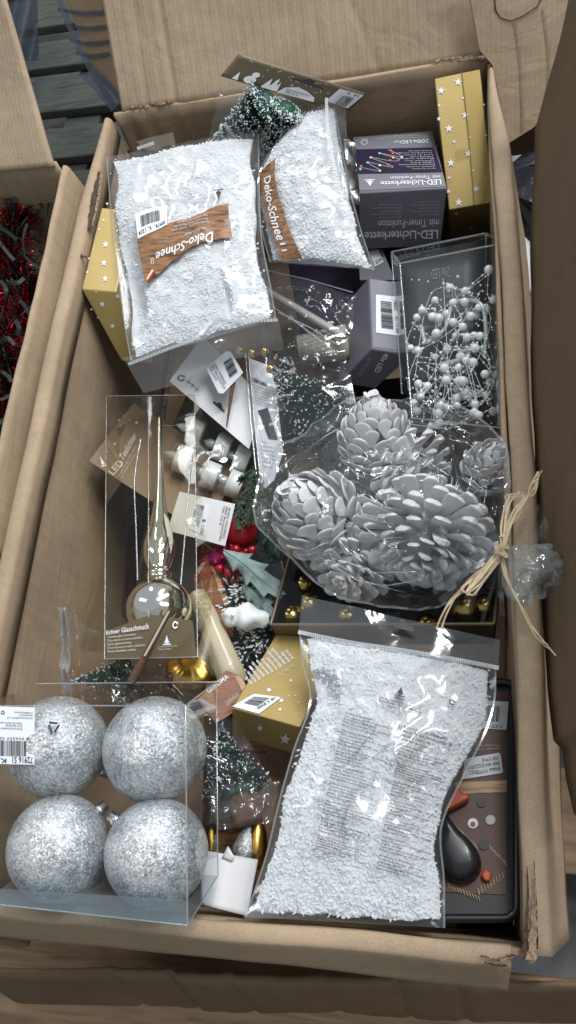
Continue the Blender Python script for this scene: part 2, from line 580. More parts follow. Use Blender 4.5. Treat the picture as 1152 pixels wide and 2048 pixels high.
M['thread'] = mat('clear_thread', (.62, .63, .62), .3, spec=.8)
M['glitter'] = glitter('silver_glitter')
M['chrome'] = mat('mirror_silver', (.90, .88, .84), .10, 1.0, bump=.03, bscale=40)
M['silver'] = mat('silver_metal', (.68, .69, .70), .25, 1.0)
M['gold'] = mat('gold_satin', (.68, .42, .10), .28, 1.0)
M['gold_foil'] = mat('gold_foil', (.55, .40, .14), .22, 1.0, bump=.5, bscale=120)
M['bronze'] = mat('bronze_edge', (.16, .13, .085), .4, .5)
M['green'] = mat('bristle_green', (.020, .105, .072), .6, var=.5, vscale=60)
M['frost'] = mat('white_flock', (.80, .84, .84), .8)
M['fir'] = mat('fir_needle_green', (.030, .075, .048), .55, var=.5, vscale=50)
M['cedar'] = mat('cedar_green', (.055, .105, .065), .6, var=.4, vscale=60)
M['holly'] = mat('frosted_holly', (.20, .30, .27), .55, var=.45, vscale=55, col2=(.42, .50, .48), bump=.4, bscale=160)
M['berry'] = mat('red_berry', (.42, .008, .025), .25, coat=.5)
M['magenta'] = mat('magenta_glitter', (.42, .02, .16), .3, .5, var=.6, vscale=500, bump=.9, bscale=600)
M['redcloth'] = mat('red_satin', (.42, .012, .02), .45, var=.2, vscale=30)
M['cream'] = mat('cream_wax', (.60, .53, .36), .35, var=.2, vscale=14, stretch=(1, 1, 1), coat=.4)
M['rod'] = mat('champagne_rod', (.56, .54, .49), .3, .5)
M['paper'] = mat('cream_paper', (.44, .40, .31), .6)
M['plastic_w'] = mat('white_plastic', (.80, .79, .76), .28, coat=.3, sss=.1)
M['clearflame'] = film('flame_tip', (.85, .86, .86), .08, .15, .7, .2, 80, haze=.42)
M['black'] = mat('black_plastic', (.018, .019, .022), .32, coat=.2, bump=.03, bscale=60)
M['tray'] = mat('black_tray', (.012, .013, .015), .4)
M['orange'] = mat('orange_plastic', (.62, .085, .022), .3, coat=.3)
M['stump'] = mat('wood_stump', (.17, .09, .05), .8, var=.5, vscale=60, bump=.6, bscale=120)
M['tinsel'] = mat('red_tinsel_foil', (.38, .005, .013), .16, 1.0)
M['strip'] = mat('dark_green_foil', (.010, .024, .018), .6)
M['raffia'] = mat('raffia', (.66, .52, .32), .6, var=.3, vscale=90, bump=.3, bscale=300)
M['bluefilm'] = film('blue_stretch_film', (.22, .31, .44), .35, .02, .3, .2, 30, haze=.03)
M['blackbag'] = mat('black_bag', (.012, .013, .02), .25, bump=.9, bscale=60)
M['led_r'] = mat('red_dot_print', (.75, .12, .12), .5)
M['led_g'] = mat('green_dot_print', (.20, .75, .45), .5)
M['led_y'] = mat('yellow_dot_print', (.85, .6, .25), .5)
H = 0.30
# ================================================================== SETTING
FZ = -0.15
new('floor', [(-6, -6, FZ), (6, -6, FZ), (6, 6, FZ), (-6, 6, FZ)], [(0, 1, 2, 3)], M['concrete'])['kind'] = 'structure'
def plank(parent, x0, x1, y0, y1, z0, z1, m, rz=0.0):
    c = V(((x0 + x1) / 2, (y0 + y1) / 2, 0))
    R = Matrix.Rotation(rz, 3, 'Z')
    vs = [R @ (V((x, y, z)) - c) + c for z in (z1, z0) for (x, y) in ((x0, y0), (x1, y0), (x1, y1), (x0, y1))]
    o = new('plank', vs, [(0, 1, 2, 3), (7, 6, 5, 4), (0, 4, 5, 1), (1, 5, 6, 2), (2, 6, 7, 3), (3, 7, 4, 0)], m, parent)
    return bevel(o, .003)
pal = thing('pallet', (-.5, .9, FZ), 'weathered grey slatted wooden pallet behind the open cartons', 'pallet')
for k in range(9):
    y = .56 + k * .135
    plank(pal, -1.15, .02, y, y + .085 + .012 * (k % 2), -.075, -.055, M['pallet'], -.05)
for x in (-1.0, -.55, -.1):
    plank(pal, x - .04, x + .04, .53, 1.75, -.149, -.077, M['pallet'], -.05)
pal2 = thing('pallet', (.2, 0, FZ), 'brown wooden pallet under the carton of decorations', 'pallet')
for k in range(6):
    y = -.62 + k * .21
    plank(pal2, -.40, .62, y, y + .11, -.024, -.002, M['plank'], 0)
for x in (-.30, .10, .52):
    plank(pal2, x - .045, x + .045, -.62, .54, -.148, -.026, M['plank'], 0)
# ------------------------------------------------------------------ the big open carton
BW, BL = 0.24, 0.472
box = thing('cardboard_box', (0, 0, 0), 'big open brown cardboard box full of boxed Christmas decorations', 'cardboard box')
def dent(p, a=.0022, s=9, seed=3):
    return nz(p, s, seed) * a + nz(p, s * 3, seed + 5) * a * .35
def wall(fn_in, nrm, seed, m, nu=40):
    def f(u, v):
        p = fn_in(u, v)
        return p + nrm * dent(p, .004, 7, seed)
    return sheet('wall', box, f, nu, 16, m, .005)
zt = H - .012
wall(lambda u, v: V((BW, lerp(BL, -BL, u), lerp(zt, 0, v))), V((-1, 0, 0)), 1, M['board'])
wall(lambda u, v: V((-BW - .006 - .004 * math.sin(math.pi * u), lerp(BL, -BL, u), lerp(zt, 0, v))), V((1, 0, 0)), 2, M['board_y'])
wall(lambda u, v: V((lerp(-BW, BW, u), BL - .007 * math.sin(u * 105 + v * 2.5) * math.exp(-u * 11) * min(1, v * 6), lerp(H + .001, 0, v))), V((0, -1, 0)), 3, M['board'], 140)
wall(lambda u, v: V((lerp(-BW, BW, u), -BL + .009, lerp(zt, 0, v))), V((0, 1, 0)), 4, M['board'])
new('bottom', [(-BW, -BL, .004), (BW, -BL, .004), (BW, BL, .004), (-BW, BL, .004)], [(0, 1, 2, 3)], M['board'], box)
def roll(r, lean, length):
    """profile of a flap folded outwards over the rim: (out, z)"""
    P = [(-.0012, -.03), (-.0012, -.012)]
    for k in range(9):
        a = math.pi - k / 8 * (math.pi - lean)
        P.append((r + math.cos(a) * (r + .0012), -r * .62 + .0005 + math.sin(a) * r * .62))
    x, z = P[-1]
    for k in range(1, 8):
        t = k / 7
        P.append((x + math.sin(lean) * length * t, z - math.cos(lean) * length * t))
    return P
def flap(profile, fn, n, m, seed, amp=.0048, skip=None):
    k = len(profile) - 1
    def f(u, v):
        o, z = profile[round(v * k)]
        p = fn(u, o, H + z)
        d = dent(p, amp, 8, seed)
        return p + V((d * .6, d * .6, d * .5))
    return sheet('flap', box, f, n, k, m, .0035, skip=skip)
flap(roll(.0085, .15, .20), lambda u, o, z: V((BW + o * (min(1, .25 + u * 5) if o > 0 else 1) + .006 * math.sin(math.pi * u), lerp(BL + .004, -BL + .006, u), z - .004 * max(0, 1 - u * 12))), 70, M['board_y'], 21)
flap(roll(.0050, .06, .20), lambda u, o, z: V((-BW - .006 - o * (min(1, .2 + u * 5) if o > 0 else 1) - .004 * math.sin(math.pi * u), lerp(BL - .004, -BL, u), z)), 60, M['board_y'], 22)
flap(roll(.0060, .30, .075), lambda u, o, z: V((lerp(-BW - .02, BW - .012, u), -BL + .009 - o, z)), 50, M['board'], 23)
# the far flap stands up behind, its left end creased and bent back
def back(u, v):
    x = lerp(-BW + .012, BW - .008, u)
    l = v * .33
    lean = math.radians(52)
    bend = max(0, (.165 - u)) * .11 * v
    p = V((x - bend * .2, BL + .003 + math.cos(lean) * l + bend * 1.4, H - .002 + math.sin(lean) * l - bend * .9))
    cr = .0035 * math.exp(-((u - .165) / .008) ** 2) + .002 * math.exp(-((u - .08 - .03 * v) / .007) ** 2) + .0016 * math.exp(-((u - .58) / .006) ** 2)
    cr += .0022 * math.exp(-((u - .60 - .16 * (1 - v) * max(0, .9 - v)) / .006) ** 2) * (1 if v < .5 else 0)
    d = dent(p, .004, 7, 41) + .0012 * math.sin(u * 230) * .25
    n = V((0, -math.sin(lean), math.cos(lean)))
    return p - n * cr + n * d
sheet('flap', box, back, 150, 30, M['board_x'], .005)
# gussets and torn board at the corners
def tear(parent, S, pts, seed, m='torn', amp=.004, n=26):
    """a ragged strip of torn board along measured points (x, y, halfwidth)"""
    r = random.Random(seed)
    vs, fs = [], []
    for i in range(n + 1):
        t = i / n * (len(pts) - 1)
        k = min(int(t), len(pts) - 2)
        x, y, w = (lerp(pts[k][c], pts[k + 1][c], t - k) for c in range(3))
        for s in (-1, -.3, .3, 1):
            vs.append(S(x + s * w * r.uniform(.5, 1.15), y + r.uniform(-3, 3), r.uniform(0, amp)))
    for i in range(n):
        for c in range(3):
            a = i * 4 + c
            fs.append((a, a + 1, a + 5, a + 4))
    return new('torn_edge', vs, fs, M[m], parent)
wl = Plane(U(205, 345, H - .01), U(150, 560, H - .01), U(205, 345, H - .01) + V((.0, 0, -.2)), True)
def rimS(z):
    return lambda x, y, h: U(x, y, z + h)
tear(box, rimS(H + .0015), [(199, 342, 2), (193, 365, 6), (187, 395, 8), (183, 430, 7), (178, 458, 3)], 5, 'tornhole', .0012)
tear(box, rimS(H + .002), [(203, 350, 2), (199, 380, 3), (193, 415, 3), (185, 450, 2)], 6, 'torn', .002)
tear(box, rimS(H + .001), [(152, 505, 9), (160, 512, 7), (172, 514, 3)], 7, 'tornhole', .0012)
tear(box, rimS(H + .003), [(1054, 1735, 1.5), (1056, 1790, 3), (1053, 1850, 5), (1052, 1905, 8)], 8, 'tornhole', .0012)
tear(box, rimS(H + .005), [(1068, 1722, 1), (1070, 1780, 4), (1068, 1850, 7), (1062, 1920, 11)], 9, 'torn', .0025)
tear(box, rimS(H + .004), [(1068, 1740, .8), (1073, 1800, 1.5), (1075, 1900, 2)], 19, 'tornhole', .003)
tear(box, rimS(H + .002), [(962, 1912, 3), (985, 1918, 8), (1005, 1920, 13), (1030, 1905, 12)], 10, 'torn', .006)
tear(box, rimS(H + .004), [(970, 1925, 3), (992, 1930, 6), (1012, 1932, 6)], 12, 'tornhole', .003)
tear(box, rimS(H + .003), [(260, 214, 3), (290, 212, 7), (325, 206, 4), (345, 202, 2)], 13, 'torn', .004)
tear(box, rimS(H + .004), [(865, 122, 2), (900, 116, 6), (940, 112, 6), (960, 118, 8)], 14, 'torn', .0025)
tear(box, rimS(H + .001), [(955, 120, 6), (968, 122, 8), (978, 128, 6)], 15, 'tornhole', .0012)
# ------------------------------------------------------------------ the carton to the left with tinsel
lb = thing('cardboard_box', (-.5, .2, 0), 'open brown cardboard box holding red tinsel garland', 'cardboard box')
P0, P1 = U(126, 330, H), U(-46, 1090, H)
yd = (P1 - P0).normalized()
xo = V((-yd.y, yd.x, 0)) * -1
if xo.x < 0: xo = -xo
def lwall(u, v):
    prof = [(-.009, -.09), (-.009, -.03), (-.009, -.010), (-.007, -.003), (-.004, 0), (0, -.002), (.002, -.007), (.006, -.03), (.015, -.08), (.026, -.15), (.045, -.28)]
    o, z = prof[round(v * 10)]
    p = lerp(P0, P1, u) + xo * (o + .004) + V((0, 0, z))
    return p + xo * dent(p, .004, 8, 50)
sheet('wall', lb, lwall, 60, 10, M['board_y'], .004)
Pb = U(-330, 372, H)
def lback(u, v):
    p = lerp(P0 - xo * .012, Pb, u) + V((0, 0, -v * .29)) + V((0, .004, 0))
    return p + V((0, dent(p, .003, 8, 51), 0))
sheet('wall', lb, lback, 30, 12, M['board'], .005)
Pt = U(-3, -40, H + .15)
Pq = U(-330, -40, H + .15)
def lflap(u, v):
    p = lerp(lerp(P0 - xo * .014, Pb, u), lerp(Pt, Pq, u), v) + V((0, .002, -.002))
    return p + V((0, -.7, .7)) * dent(p, .004, 8, 52)
sheet('flap', lb, lflap, 40, 30, M['board_x'], .005)
new('bottom', [P0 + V((-.5, 0, .004 - H)), P0 + V((0, 0, .004 - H)), P1 + V((0, 0, .004 - H)), P1 + V((-.5, 0, .004 - H))], [(0, 3, 2, 1)], M['board_shade'], lb)
# red tinsel
core = spline([U(95, 365, .20), U(40, 430, .22), U(20, 520, .21), U(55, 600, .19), U(10, 690, .22), U(30, 780, .20), U(-20, 880, .21), U(-60, 980, .20)], 30)
core2 = spline([U(-40, 380, .20), U(-20, 500, .19), U(40, 560, .17), U(-20, 650, .2), U(60, 700, .16), U(0, 830, .19), U(-80, 930, .2)], 30)
ti = thing('tinsel_garland', core[0], 'shiny red tinsel garland with dark green foil leaves in left carton', 'garland')
def strands(pts, n, lmin, lmax, w, seed):
    r = random.Random(seed)
    vs, fs = [], []
    for _ in range(n):
        p = r.choice(pts) + V((r.gauss(0, .002), r.gauss(0, .002), r.gauss(0, .002)))
        d = V((r.gauss(0, 1), r.gauss(0, 1), r.gauss(.25, 1))).normalized()
        s = d.cross(V((r.gauss(0, 1), r.gauss(0, 1), r.gauss(0, 1)))).normalized() * w
        L = r.uniform(lmin, lmax)
        q = p + d * L * .55
        d2 = (d + V((r.gauss(0, .25), r.gauss(0, .25), -.2))).normalized()
        e = q + d2 * L * .45
        k = len(vs)
        s2 = (s + d.cross(s) * r.uniform(-1, 1)).normalized() * w
        vs += [p - s, p + s, q + s2, q - s2, e + s, e - s]
        fs += [(k, k + 1, k + 2, k + 3), (k + 3, k + 2, k + 4, k + 5)]
    return vs, fs
v_, f_ = tube_mesh(core, .002, 5)
new('wire', v_, f_, M['strip'], ti, True)
a, b = strands(core, 4200, .018, .045, .00055, 3)
new('tinsel_strands', a, b, M['tinsel'], ti, kind='stuff')
a, b = strands(core + core2, 2600, .02, .045, .0011, 13)
new('green_strands', a, b, M['strip'], ti, kind='stuff')
ti2 = tag(new('tinsel_garland', *strands(core2, 3000, .018, .042, .00055, 4), M['tinsel']), 'second strand of red tinsel lying deeper in the left carton', 'garland')
r = random.Random(8)
def ribbon(pts, w, roll_=0.0):
    P = spline(pts, 6)
    vs, fs = [], []
    for i, p in enumerate(P):
        t = P[min(i + 1, len(P) - 1)] - P[max(i - 1, 0)]
        s = t.cross((CAM - p) + V((roll_, 0, 0))).normalized() * w * .5
        vs += [p - s, p + s]
    for i in range(len(P) - 1):
        fs.append((2 * i, 2 * i + 1, 2 * i + 3, 2 * i + 2))
    return vs, fs
for pts in ([(99, 368), (97, 410), (92, 455)], [(68, 388), (80, 405), (88, 425)], [(54, 447), (46, 480), (50, 512)], [(50, 512), (62, 525), (80, 537)], [(60, 465), (70, 466), (78, 470)],
            [(0, 385), (15, 400), (30, 392)], [(0, 455), (20, 468), (34, 480)], [(-5, 480), (15, 505), (28, 520)], [(30, 640), (38, 655), (34, 672)], [(0, 560), (12, 578), (8, 600)],
            [(20, 560), (34, 566), (48, 556)], [(-4, 690), (14, 676), (30, 690)], [(0, 800), (20, 790), (36, 770)], [(2, 742), (16, 752), (24, 764)], [(20, 370), (30, 385), (28, 402)], [(66, 510), (76, 500), (86, 508)],
            [(38, 600), (50, 612), (58, 628)], [(-6, 850), (10, 838), (20, 842)]):
    z = r.uniform(.235, .255)
    new('leaf_strip', *ribbon([U(x, y, z + r.uniform(-.006, .006)) for x, y in pts], .0055, r.uniform(-1, 1)), M['strip'], ti)
# ------------------------------------------------------------------ neighbours on the right, behind and in front
rb = thing('cardboard_box', (.5, 0, 0), 'dark shaded carton whose tall side flap leans beside the open box', 'cardboard box')
edge = [(1150, 10, .40), (1068, 262, .30), (1062, 420, .29), (1062, 700, .285), (1072, 1050, .28), (1092, 1380, .28), (1104, 1480, .28), (1122, 1500, .28), (1130, 1560, .28), (1148, 1628, .28), (1180, 1650, .28)]
EP = [U3(e) for e in edge]
def rflap(u, v):
    t = u * (len(EP) - 1)
    k = min(int(t), len(EP) - 2)
    p = lerp(EP[k], EP[k + 1], t - k)
    p = p + V((0, 0, dent(p, .004, 30, 61)))
    far = V((p.x + .05 + .03 * u, p.y, p.z + .30))
    if k == 0: far = V((EP[1].x + .05, p.y + .02, p.z + .25))
    q = lerp(p, far, v)
    return q + V((-1, 0, 0)) * dent(q, .004, 6, 62)
sheet('flap', rb, rflap, 100, 12, M['board_shade'], .005)
sheet('wall', rb, lambda u, v: V((.375, lerp(.62, -.33, u), lerp(.27, -.0, v))), 12, 4, M['board_shade'], .005)
hb = thing('cardboard_box', (.42, .75, 0), 'brown carton with a cut hand hole in its drooping flap', 'cardboard box')
HS = Plane((985, 130, .30), (1066, 258, .22), (1148, 0, .33))
poly = [(930, -60), (1190, -60), (1148, 20), (1090, 235), (1066, 256), (1040, 272), (1018, 286), (985, 130), (960, 100)]
prism('flap', hb, [HS.at(x, y) for x, y in poly], HS.n, .005, M['board_x'])
for pts in ([(1028, 42), (1040, 140), (1044, 262)], [(1085, 20), (1096, 120), (1093, 200)]):
    new('crease', *ribbon([HS.at(x, y, .0012) for x, y in pts], .003), M['board'], hb)
hole = [(988, -10), (990, 20), (1000, 36), (1020, 42), (1042, 34), (1075, 12), (1084, -10)]
for i in range(len(hole) - 1):
    new('hand_hole_cut', *ribbon([HS.at(*hole[i], .0012), HS.at(*hole[i + 1], .0012)], .0016), M['tornhole'], hb)
sheet('wall', hb, lambda u, v: V((lerp(.22, .6, u), .63, lerp(.2, 0, v))), 6, 4, M['board_shade'], .005)
bb = new('bin_bag', *(lambda S: S)(tube_mesh([V((.300 + .012 * math.sin(k * 1.7), .44 - k * .012, .10 + .05 * math.sin(k * .33))) for k in range(13)], lambda t: .05 + .012 * math.sin(t * 17), 18)), M['blackbag'], None, False)
tag(bb, 'crumpled black plastic bag wedged behind the box rim', 'bag')
wp = sheet('board_strip', None, lambda u, v: U(lerp(1036, 1066, u), lerp(392, 585, v), .17 - .02 * u), 3, 10, M['white'], .004)
tag(wp, 'narrow white board strip standing between the cartons', 'board')
nb = thing('cardboard_box', (0, -.7, 0), 'shaded brown carton in front whose creased flap faces up', 'cardboard box')
def nflap(u, v):
    x = lerp(-60, 1260, u)
    y0 = 1944 + 10 * math.sin(u * 2) + (14 if u > .3 else 0) * u + 28 * max(0, u - .55)
    a = U(x, y0 + 2 * nz((u * 40, 0, 0), 1, 3), .10)
    b = a + V((.01, -.10, -.24))
    p = lerp(a, b, v)
    cr = sum(math.exp(-((u - c) / .006) ** 2) for c in (.21, .30, .39, .53, .65, .74))
    return p + V((0, -1, 1)) * (dent(p, .003, 8, 71) - .0022 * cr)
sheet('flap', nb, nflap, 120, 10, M['board_shade'], .005)
sheet('wall', nb, lambda u, v: V((lerp(-.5, .5, u), -.735, lerp(.0, -.145, v))), 6, 3, M['board_shade'], .005)
cs = sheet('cardboard_scrap', None, lambda u, v: U(lerp(-60, 68 - 14 * v, u), lerp(1846, 1893, v) + 3 * math.sin(u * 9), .20), 10, 4, M['board_shade'], .004)
tag(cs, 'torn strip of brown cardboard under the near rim', 'cardboard scrap')
# stretch-wrapped goods on the pallet behind
wb = thing('wrapped_carton', (-.35, .95, 0), 'brown carton under dark blue stretch film on the pallet', 'carton')
WS = Plane((112, 0, .20), (215, 0, .20), (228, 205, .10))
prism('side_panel', wb, [WS.at(x, y) for x, y in ((104, -70), (300, -70), (300, 60), (246, 215), (228, 190), (190, 150))], WS.n, .006, M['board_shade'])
for k, y in enumerate((20, 50, 80, 105)):
    new('film_fold', *ribbon([WS.at(118 + k * 12, y, .003), WS.at(170 + k * 4, y + 8, .004), WS.at(222, y + 4, .003)], .006), M['bluefilm'], wb)
new('film_edge', *ribbon([WS.at(98, -60, .004), WS.at(150, 70, .004), WS.at(192, 152, .004), WS.at(236, 222, .004)], .011), M['bluefilm'], wb)
new('film_edge', *ribbon([WS.at(180, 145, .006), WS.at(205, 170, .006), WS.at(240, 212, .006)], .03), M['bluefilm'], wb)
bf = sheet('stretch_film', None, lambda u, v: U(lerp(4, 74, u) + 10 * v * (u - .6), lerp(-30, 122, v), .05 + .03 * math.sin(u * 9 + v * 4)), 14, 18, M['bluefilm'])
tag(bf, 'dark blue crumpled stretch film hanging beside the pallet', 'plastic film')
# ================================================================== BAGS OF SNOW
class Bag:
    """a filled film bag: left and right outline (photo points), heights at TL TR BR BL, half thickness"""
    def __init__(s, L, R, z, th, seed=1, wob=.0025):
        s.L, s.R, s.z, s.th, s.seed, s.wob = L, R, z, th, seed, wob
        a, b, c, d = s.base(0, 0), s.base(1, 0), s.base(1, 1), s.base(0, 1)
        n = (b - d).cross(c - a).normalized()
        s.n = n if n.dot(CAM - a) > 0 else -n
    def edge(s, E, v):
        t = min(max(v, 0), 1) * (len(E) - 1)
        k = min(int(t), len(E) - 2)
        f = t - k
        a, b, c, d = E[max(k - 1, 0)], E[k], E[k + 1], E[min(k + 2, len(E) - 1)]
        return [.5 * (2 * b[i] + (c[i] - a[i]) * f + (2 * a[i] - 5 * b[i] + 4 * c[i] - d[i]) * f * f + (3 * b[i] - a[i] - 3 * c[i] + d[i]) * f ** 3) for i in (0, 1)]
    def base(s, u, v):
        l, r = s.edge(s.L, v), s.edge(s.R, v)
        z = lerp(lerp(s.z[0], s.z[1], u), lerp(s.z[3], s.z[2], u), v)
        return U(lerp(l[0], r[0], u), lerp(l[1], r[1], u), z)
    def prof(s, u, v):
        u, v = min(max(u, 0), 1), min(max(v, 0), 1)
        return (max(0, 4 * u * (1 - u)) ** .55) * (max(0, 4 * v * (1 - v)) ** .5)
    def top(s, u, v, h=0.0):
        p = s.base(u, v)
        k = s.prof(u, v)
        return p + s.n * (s.th * k + h + k * s.wob * (nz(p, 22, s.seed) * 2.2 + nz(p, 60, s.seed + 3)))
    def bottom(s, u, v):
        return s.base(u, v) - s.n * (s.th * .8 * s.prof(u, v))
    def uv(s, x, y):
        u, v = .5, .5
        for _ in range(9):
            p = PX(s.top(u, v)); pu = PX(s.top(u + .01, v)); pv = PX(s.top(u, v + .01))
            a, b = (pu[0] - p[0]) / .01, (pv[0] - p[0]) / .01
            c, d = (pu[1] - p[1]) / .01, (pv[1] - p[1]) / .01
            det = a * d - b * c or 1e-6
            ex, ey = x - p[0], y - p[1]
            u += max(-.3, min(.3, (d * ex - b * ey) / det))
            v += max(-.3, min(.3, (a * ey - c * ex) / det))
            u, v = min(max(u, .01), .99), min(max(v, .01), .99)
        return (u, v)
    def quad(s, q, lift=.0040):
        Q = [s.uv(x, y) for x, y in q]
        return lambda u, v, h=0.0: s.top(*bil(Q, u, v), h + lift)
def snowbag(label, g, seed, loose=0, flakes=7000, bare=None):
    """root + snow + flakes + film"""
    root = thing('snow_bag', g.base(.5, .5) - g.n * g.th, label, 'snow bag', 'bags of artificial snow')
    rr = random.Random(seed)
    def edge_(u, v):
        # the snow stays a little short of the film, unevenly
        eu = .045 + .035 * nz((v * 7, seed, 0), 1, 1.3)
        ev = .035 + .03 * nz((u * 7, 3 + seed, 1), 1, 2.3)
        return lerp(eu, 1 - eu, u), lerp(ev, 1 - ev, v)
    def st(u, v):
        a, b = edge_(u, v)
        p = g.top(a, b, -.002)
        k = g.prof(u, v)
        low = bare(u, v) if bare else 0
        return p - g.n * (.0035 * (1 - k) + .016 * low) + g.n * k * (.0018 * nz(p, 130, seed) + .0016 * nz(p, 60, seed + 2))
    n = 90
    sheet('snow', root, st, n, int(n * 1.3), M['snow'])
    sheet('snow', root, lambda u, v: g.bottom(*edge_(u, v)) + g.n * .001, 20, 26, M['snow'])
    vs, fs = [], []
    for _ in range(flakes):
        u, v = rr.random(), rr.random()
        if rr.random() < .12:
            u = rr.choice((rr.uniform(0, .06), rr.uniform(.94, 1)))
        if bare and bare(u, v) > .25 and rr.random() < .6: continue
        p = st(u, v) + g.n * rr.uniform(.0001, .0010)
        if rr.random() < .04: p = g.top(rr.uniform(.02, .98), rr.uniform(.02, .98), -.0012)
        d = V((rr.gauss(0, 1), rr.gauss(0, 1), rr.gauss(0, 1))).normalized()
        d = (d - g.n * d.dot(g.n) * .95).normalized()
        s = d.cross(g.n + V((rr.gauss(0, .18), rr.gauss(0, .18), rr.gauss(0, .18)))).normalized()
        l, w = rr.uniform(.0008, .0026), rr.uniform(.0005, .0014)
        k = len(vs)
        vs += [p - d * l - s * w * .6, p - d * l * .2 + s * w, p + d * l + s * w * .5, p + d * l * .3 - s * w]
        fs.append((k, k + 1, k + 2, k + 3))
    new('loose_flakes', vs, fs, M['flake'], root, kind='stuff')
    def fl(u, v):
        p = g.top(u, v, .0012)
        e = min(u, 1 - u, v, 1 - v)
        w = max(0, 1 - e * 9)
        return p + g.n * (w * .0016 * nz(p, 150, seed + 9) + .0007 * abs(nz(p, 55, seed + 4)))
    sheet('film', root, fl, 60, 80, M['film'])
    sheet('film', root, lambda u, v: g.bottom(u, v), 12, 16, M['film'])
    for u in (.004, .996):
        new('film_edge', *ribbon([g.top(u, k / 24, .0006) for k in range(25)], .0016), M['pvc_e'], root)
    return root
def seam(root, pts, w=.0035, n=70):
    """the ribbed weld across a bag"""
    P = spline(pts, 14)
    new('weld_seam', *ribbon(P, w), M['seal'], root)
    vs, fs = [], []
    tot = len(P) - 1
    for i in range(n):
        t = i / n * tot
        k = min(int(t), tot - 1)
        p = lerp(P[k], P[k + 1], t - k)
        d = (P[k + 1] - P[k]).normalized()
        up = (CAM - p).normalized()
        s = d.cross(up).normalized()
        j = len(vs)
        vs += [p + up * .0006 + s * w * .45 - d * .0003, p + up * .0006 + s * w * .45 + d * .0003, p + up * .0006 - s * w * .45 + d * .0003, p + up * .0006 - s * w * .45 - d * .0003]
        fs.append((j, j + 1, j + 2, j + 3))
    new('weld_ribs', vs, fs, M['frost'], root)
EURO = [(-.5, -.14), (-.22, -.16), (-.17, -.38), (0, -.5), (.17, -.38), (.22, -.16), (.5, -.14), (.5, .14), (-.5, .14)]
def glint_creases(root, fn, n, seed, m='pvc_e', step=.05, r_=.00042):
    # jagged folds as pale tubes, put in for bright highlight lines on film
    r = random.Random(seed)
    for _ in range(n):
        u, v, an = r.uniform(.12, .85), r.uniform(.12, .85), r.uniform(0, 6.28)
        P = [fn(u, v)]
        for k in range(r.randint(2, 5)):
            an += r.gauss(0, .7)
            u, v = min(max(u + step * math.cos(an) * r.uniform(.5, 1.4), .05), .95), min(max(v + step * math.sin(an) * r.uniform(.5, 1.4), .05), .95)
            q = fn(u, v)
            P += [lerp(P[-1], q, .33), lerp(P[-1], q, .67), q]
        P = [p for i, p in enumerate(P) if i == 0 or (p - P[i - 1]).length > 1e-5]
        if len(P) < 3: continue
        v_, f_ = tube_mesh(P, lambda t: r_ * (.25 + math.sin(math.pi * t)), 5)
        new('crease', v_, f_, M[m], root, True)
# ---- bag with the wood label, lying over the left rim
gA = Bag([(213, 316), (222, 420), (236, 540), (248, 640), (262, 722)], [(518, 262), (520, 360), (524, 470), (540, 560), (553, 640)], (.300, .292, .272, .285), .021, 3)
bagA = snowbag('snow bag with wood grain label and barcode resting on the left rim', gA, 3, flakes=7500, bare=lambda u, v: max(0, 1 - ((u - .06) / .09) ** 2) * max(0, 1 - ((v - .62) / .3) ** 2) + max(0, .7 - ((u - .72) / .05) ** 2 - ((v - .80) / .16) ** 2))
def hdr(root, q, z, seed, m='film_h', wav=.004, nn=(26, 8)):
    def f(u, v):
        x, y = bil(q, u, v)
        zz = lerp(lerp(z[0], z[1], u), lerp(z[3], z[2], u), v)
        p = U(x, y, zz)
        return p + V((0, 0, wav * nz(p, 30, seed) + wav * .8 * math.sin(u * 7 + seed) * v))
    return sheet('header_strip', root, f, nn[0], nn[1], M[m])
hdr(bagA, [(246, 716), (556, 634), (566, 694), (284, 782)], (.288, .275, .255, .268), 4, wav=.007)
seam(bagA, [U(258, 728, .290), U(330, 700, .291), U(390, 676, .291), U(430, 640, .288), U(470, 642, .284), U(556, 640, .278)])
hdr(bagA, [(272, 283), (345, 262), (352, 292), (290, 303)], (.296, .296, .30, .30), 9, wav=.003, nn=(8, 4))
seam(bagA, [U(275, 297, .30), U(308, 286, .30)], .004, 16)
lab = [(273, 470), (457, 404), (468, 488), (295, 576)]
QA = gA.quad(lab)
def labelsheet(root, Q, m, lo=lambda u: 0.0, hi=lambda u: 1.0, n=26, h=0.0, name='label'):
    return sheet(name, root, lambda u, v: Q(u, lerp(lo(u), hi(u), v), h), n, 14, M[m])
labelsheet(bagA, QA, 'wood_label', lambda u: .10 + .05 * nz((u * 9, 1, 0)) - .02 * u, lambda u: .98 - .22 * math.sin(u * 2.7) * (u > 0) + .045 * nz((u * 14, 4, 0)))
lettering(bagA, gA.quad([(432, 489), (316, 528), (313, 511), (428, 468)]), 'Deko-Schnee', M['wprint'], .0008, .012, .3)
lettering(bagA, gA.quad([(310, 533), (306, 535), (304, 522), (309, 520)]), '1l', M['wprint'], .0008)
lettering(bagA, gA.quad([(415, 466), (372, 480), (370, 473), (413, 459)]), 'aus 100% nach-', M['lprint'], .0008, 0, 0, 1)
lettering(bagA, gA.quad([(420, 452), (345, 470), (342, 450), (416, 431)]), 'Dekoration, auch zum\nStreuen und Basteln\nfür innen geeignet', M['lprint'], .0008, 0, 0, 1)
lettering(bagA, gA.quad([(425, 408), (372, 414), (370, 400), (424, 391)]), 'Gerd Rodermund GmbH & Co. KG\nBahnhofsweg 6 - 8\nD - 71272 Mahlberg - Germany', M['grey_ink'], .0008, 0, 0, 1)
polyprint('tree_emblem', bagA, gA.quad([(449, 404), (429, 406), (430, 385), (448, 384)]), [FIR], M['ink'], .0008)
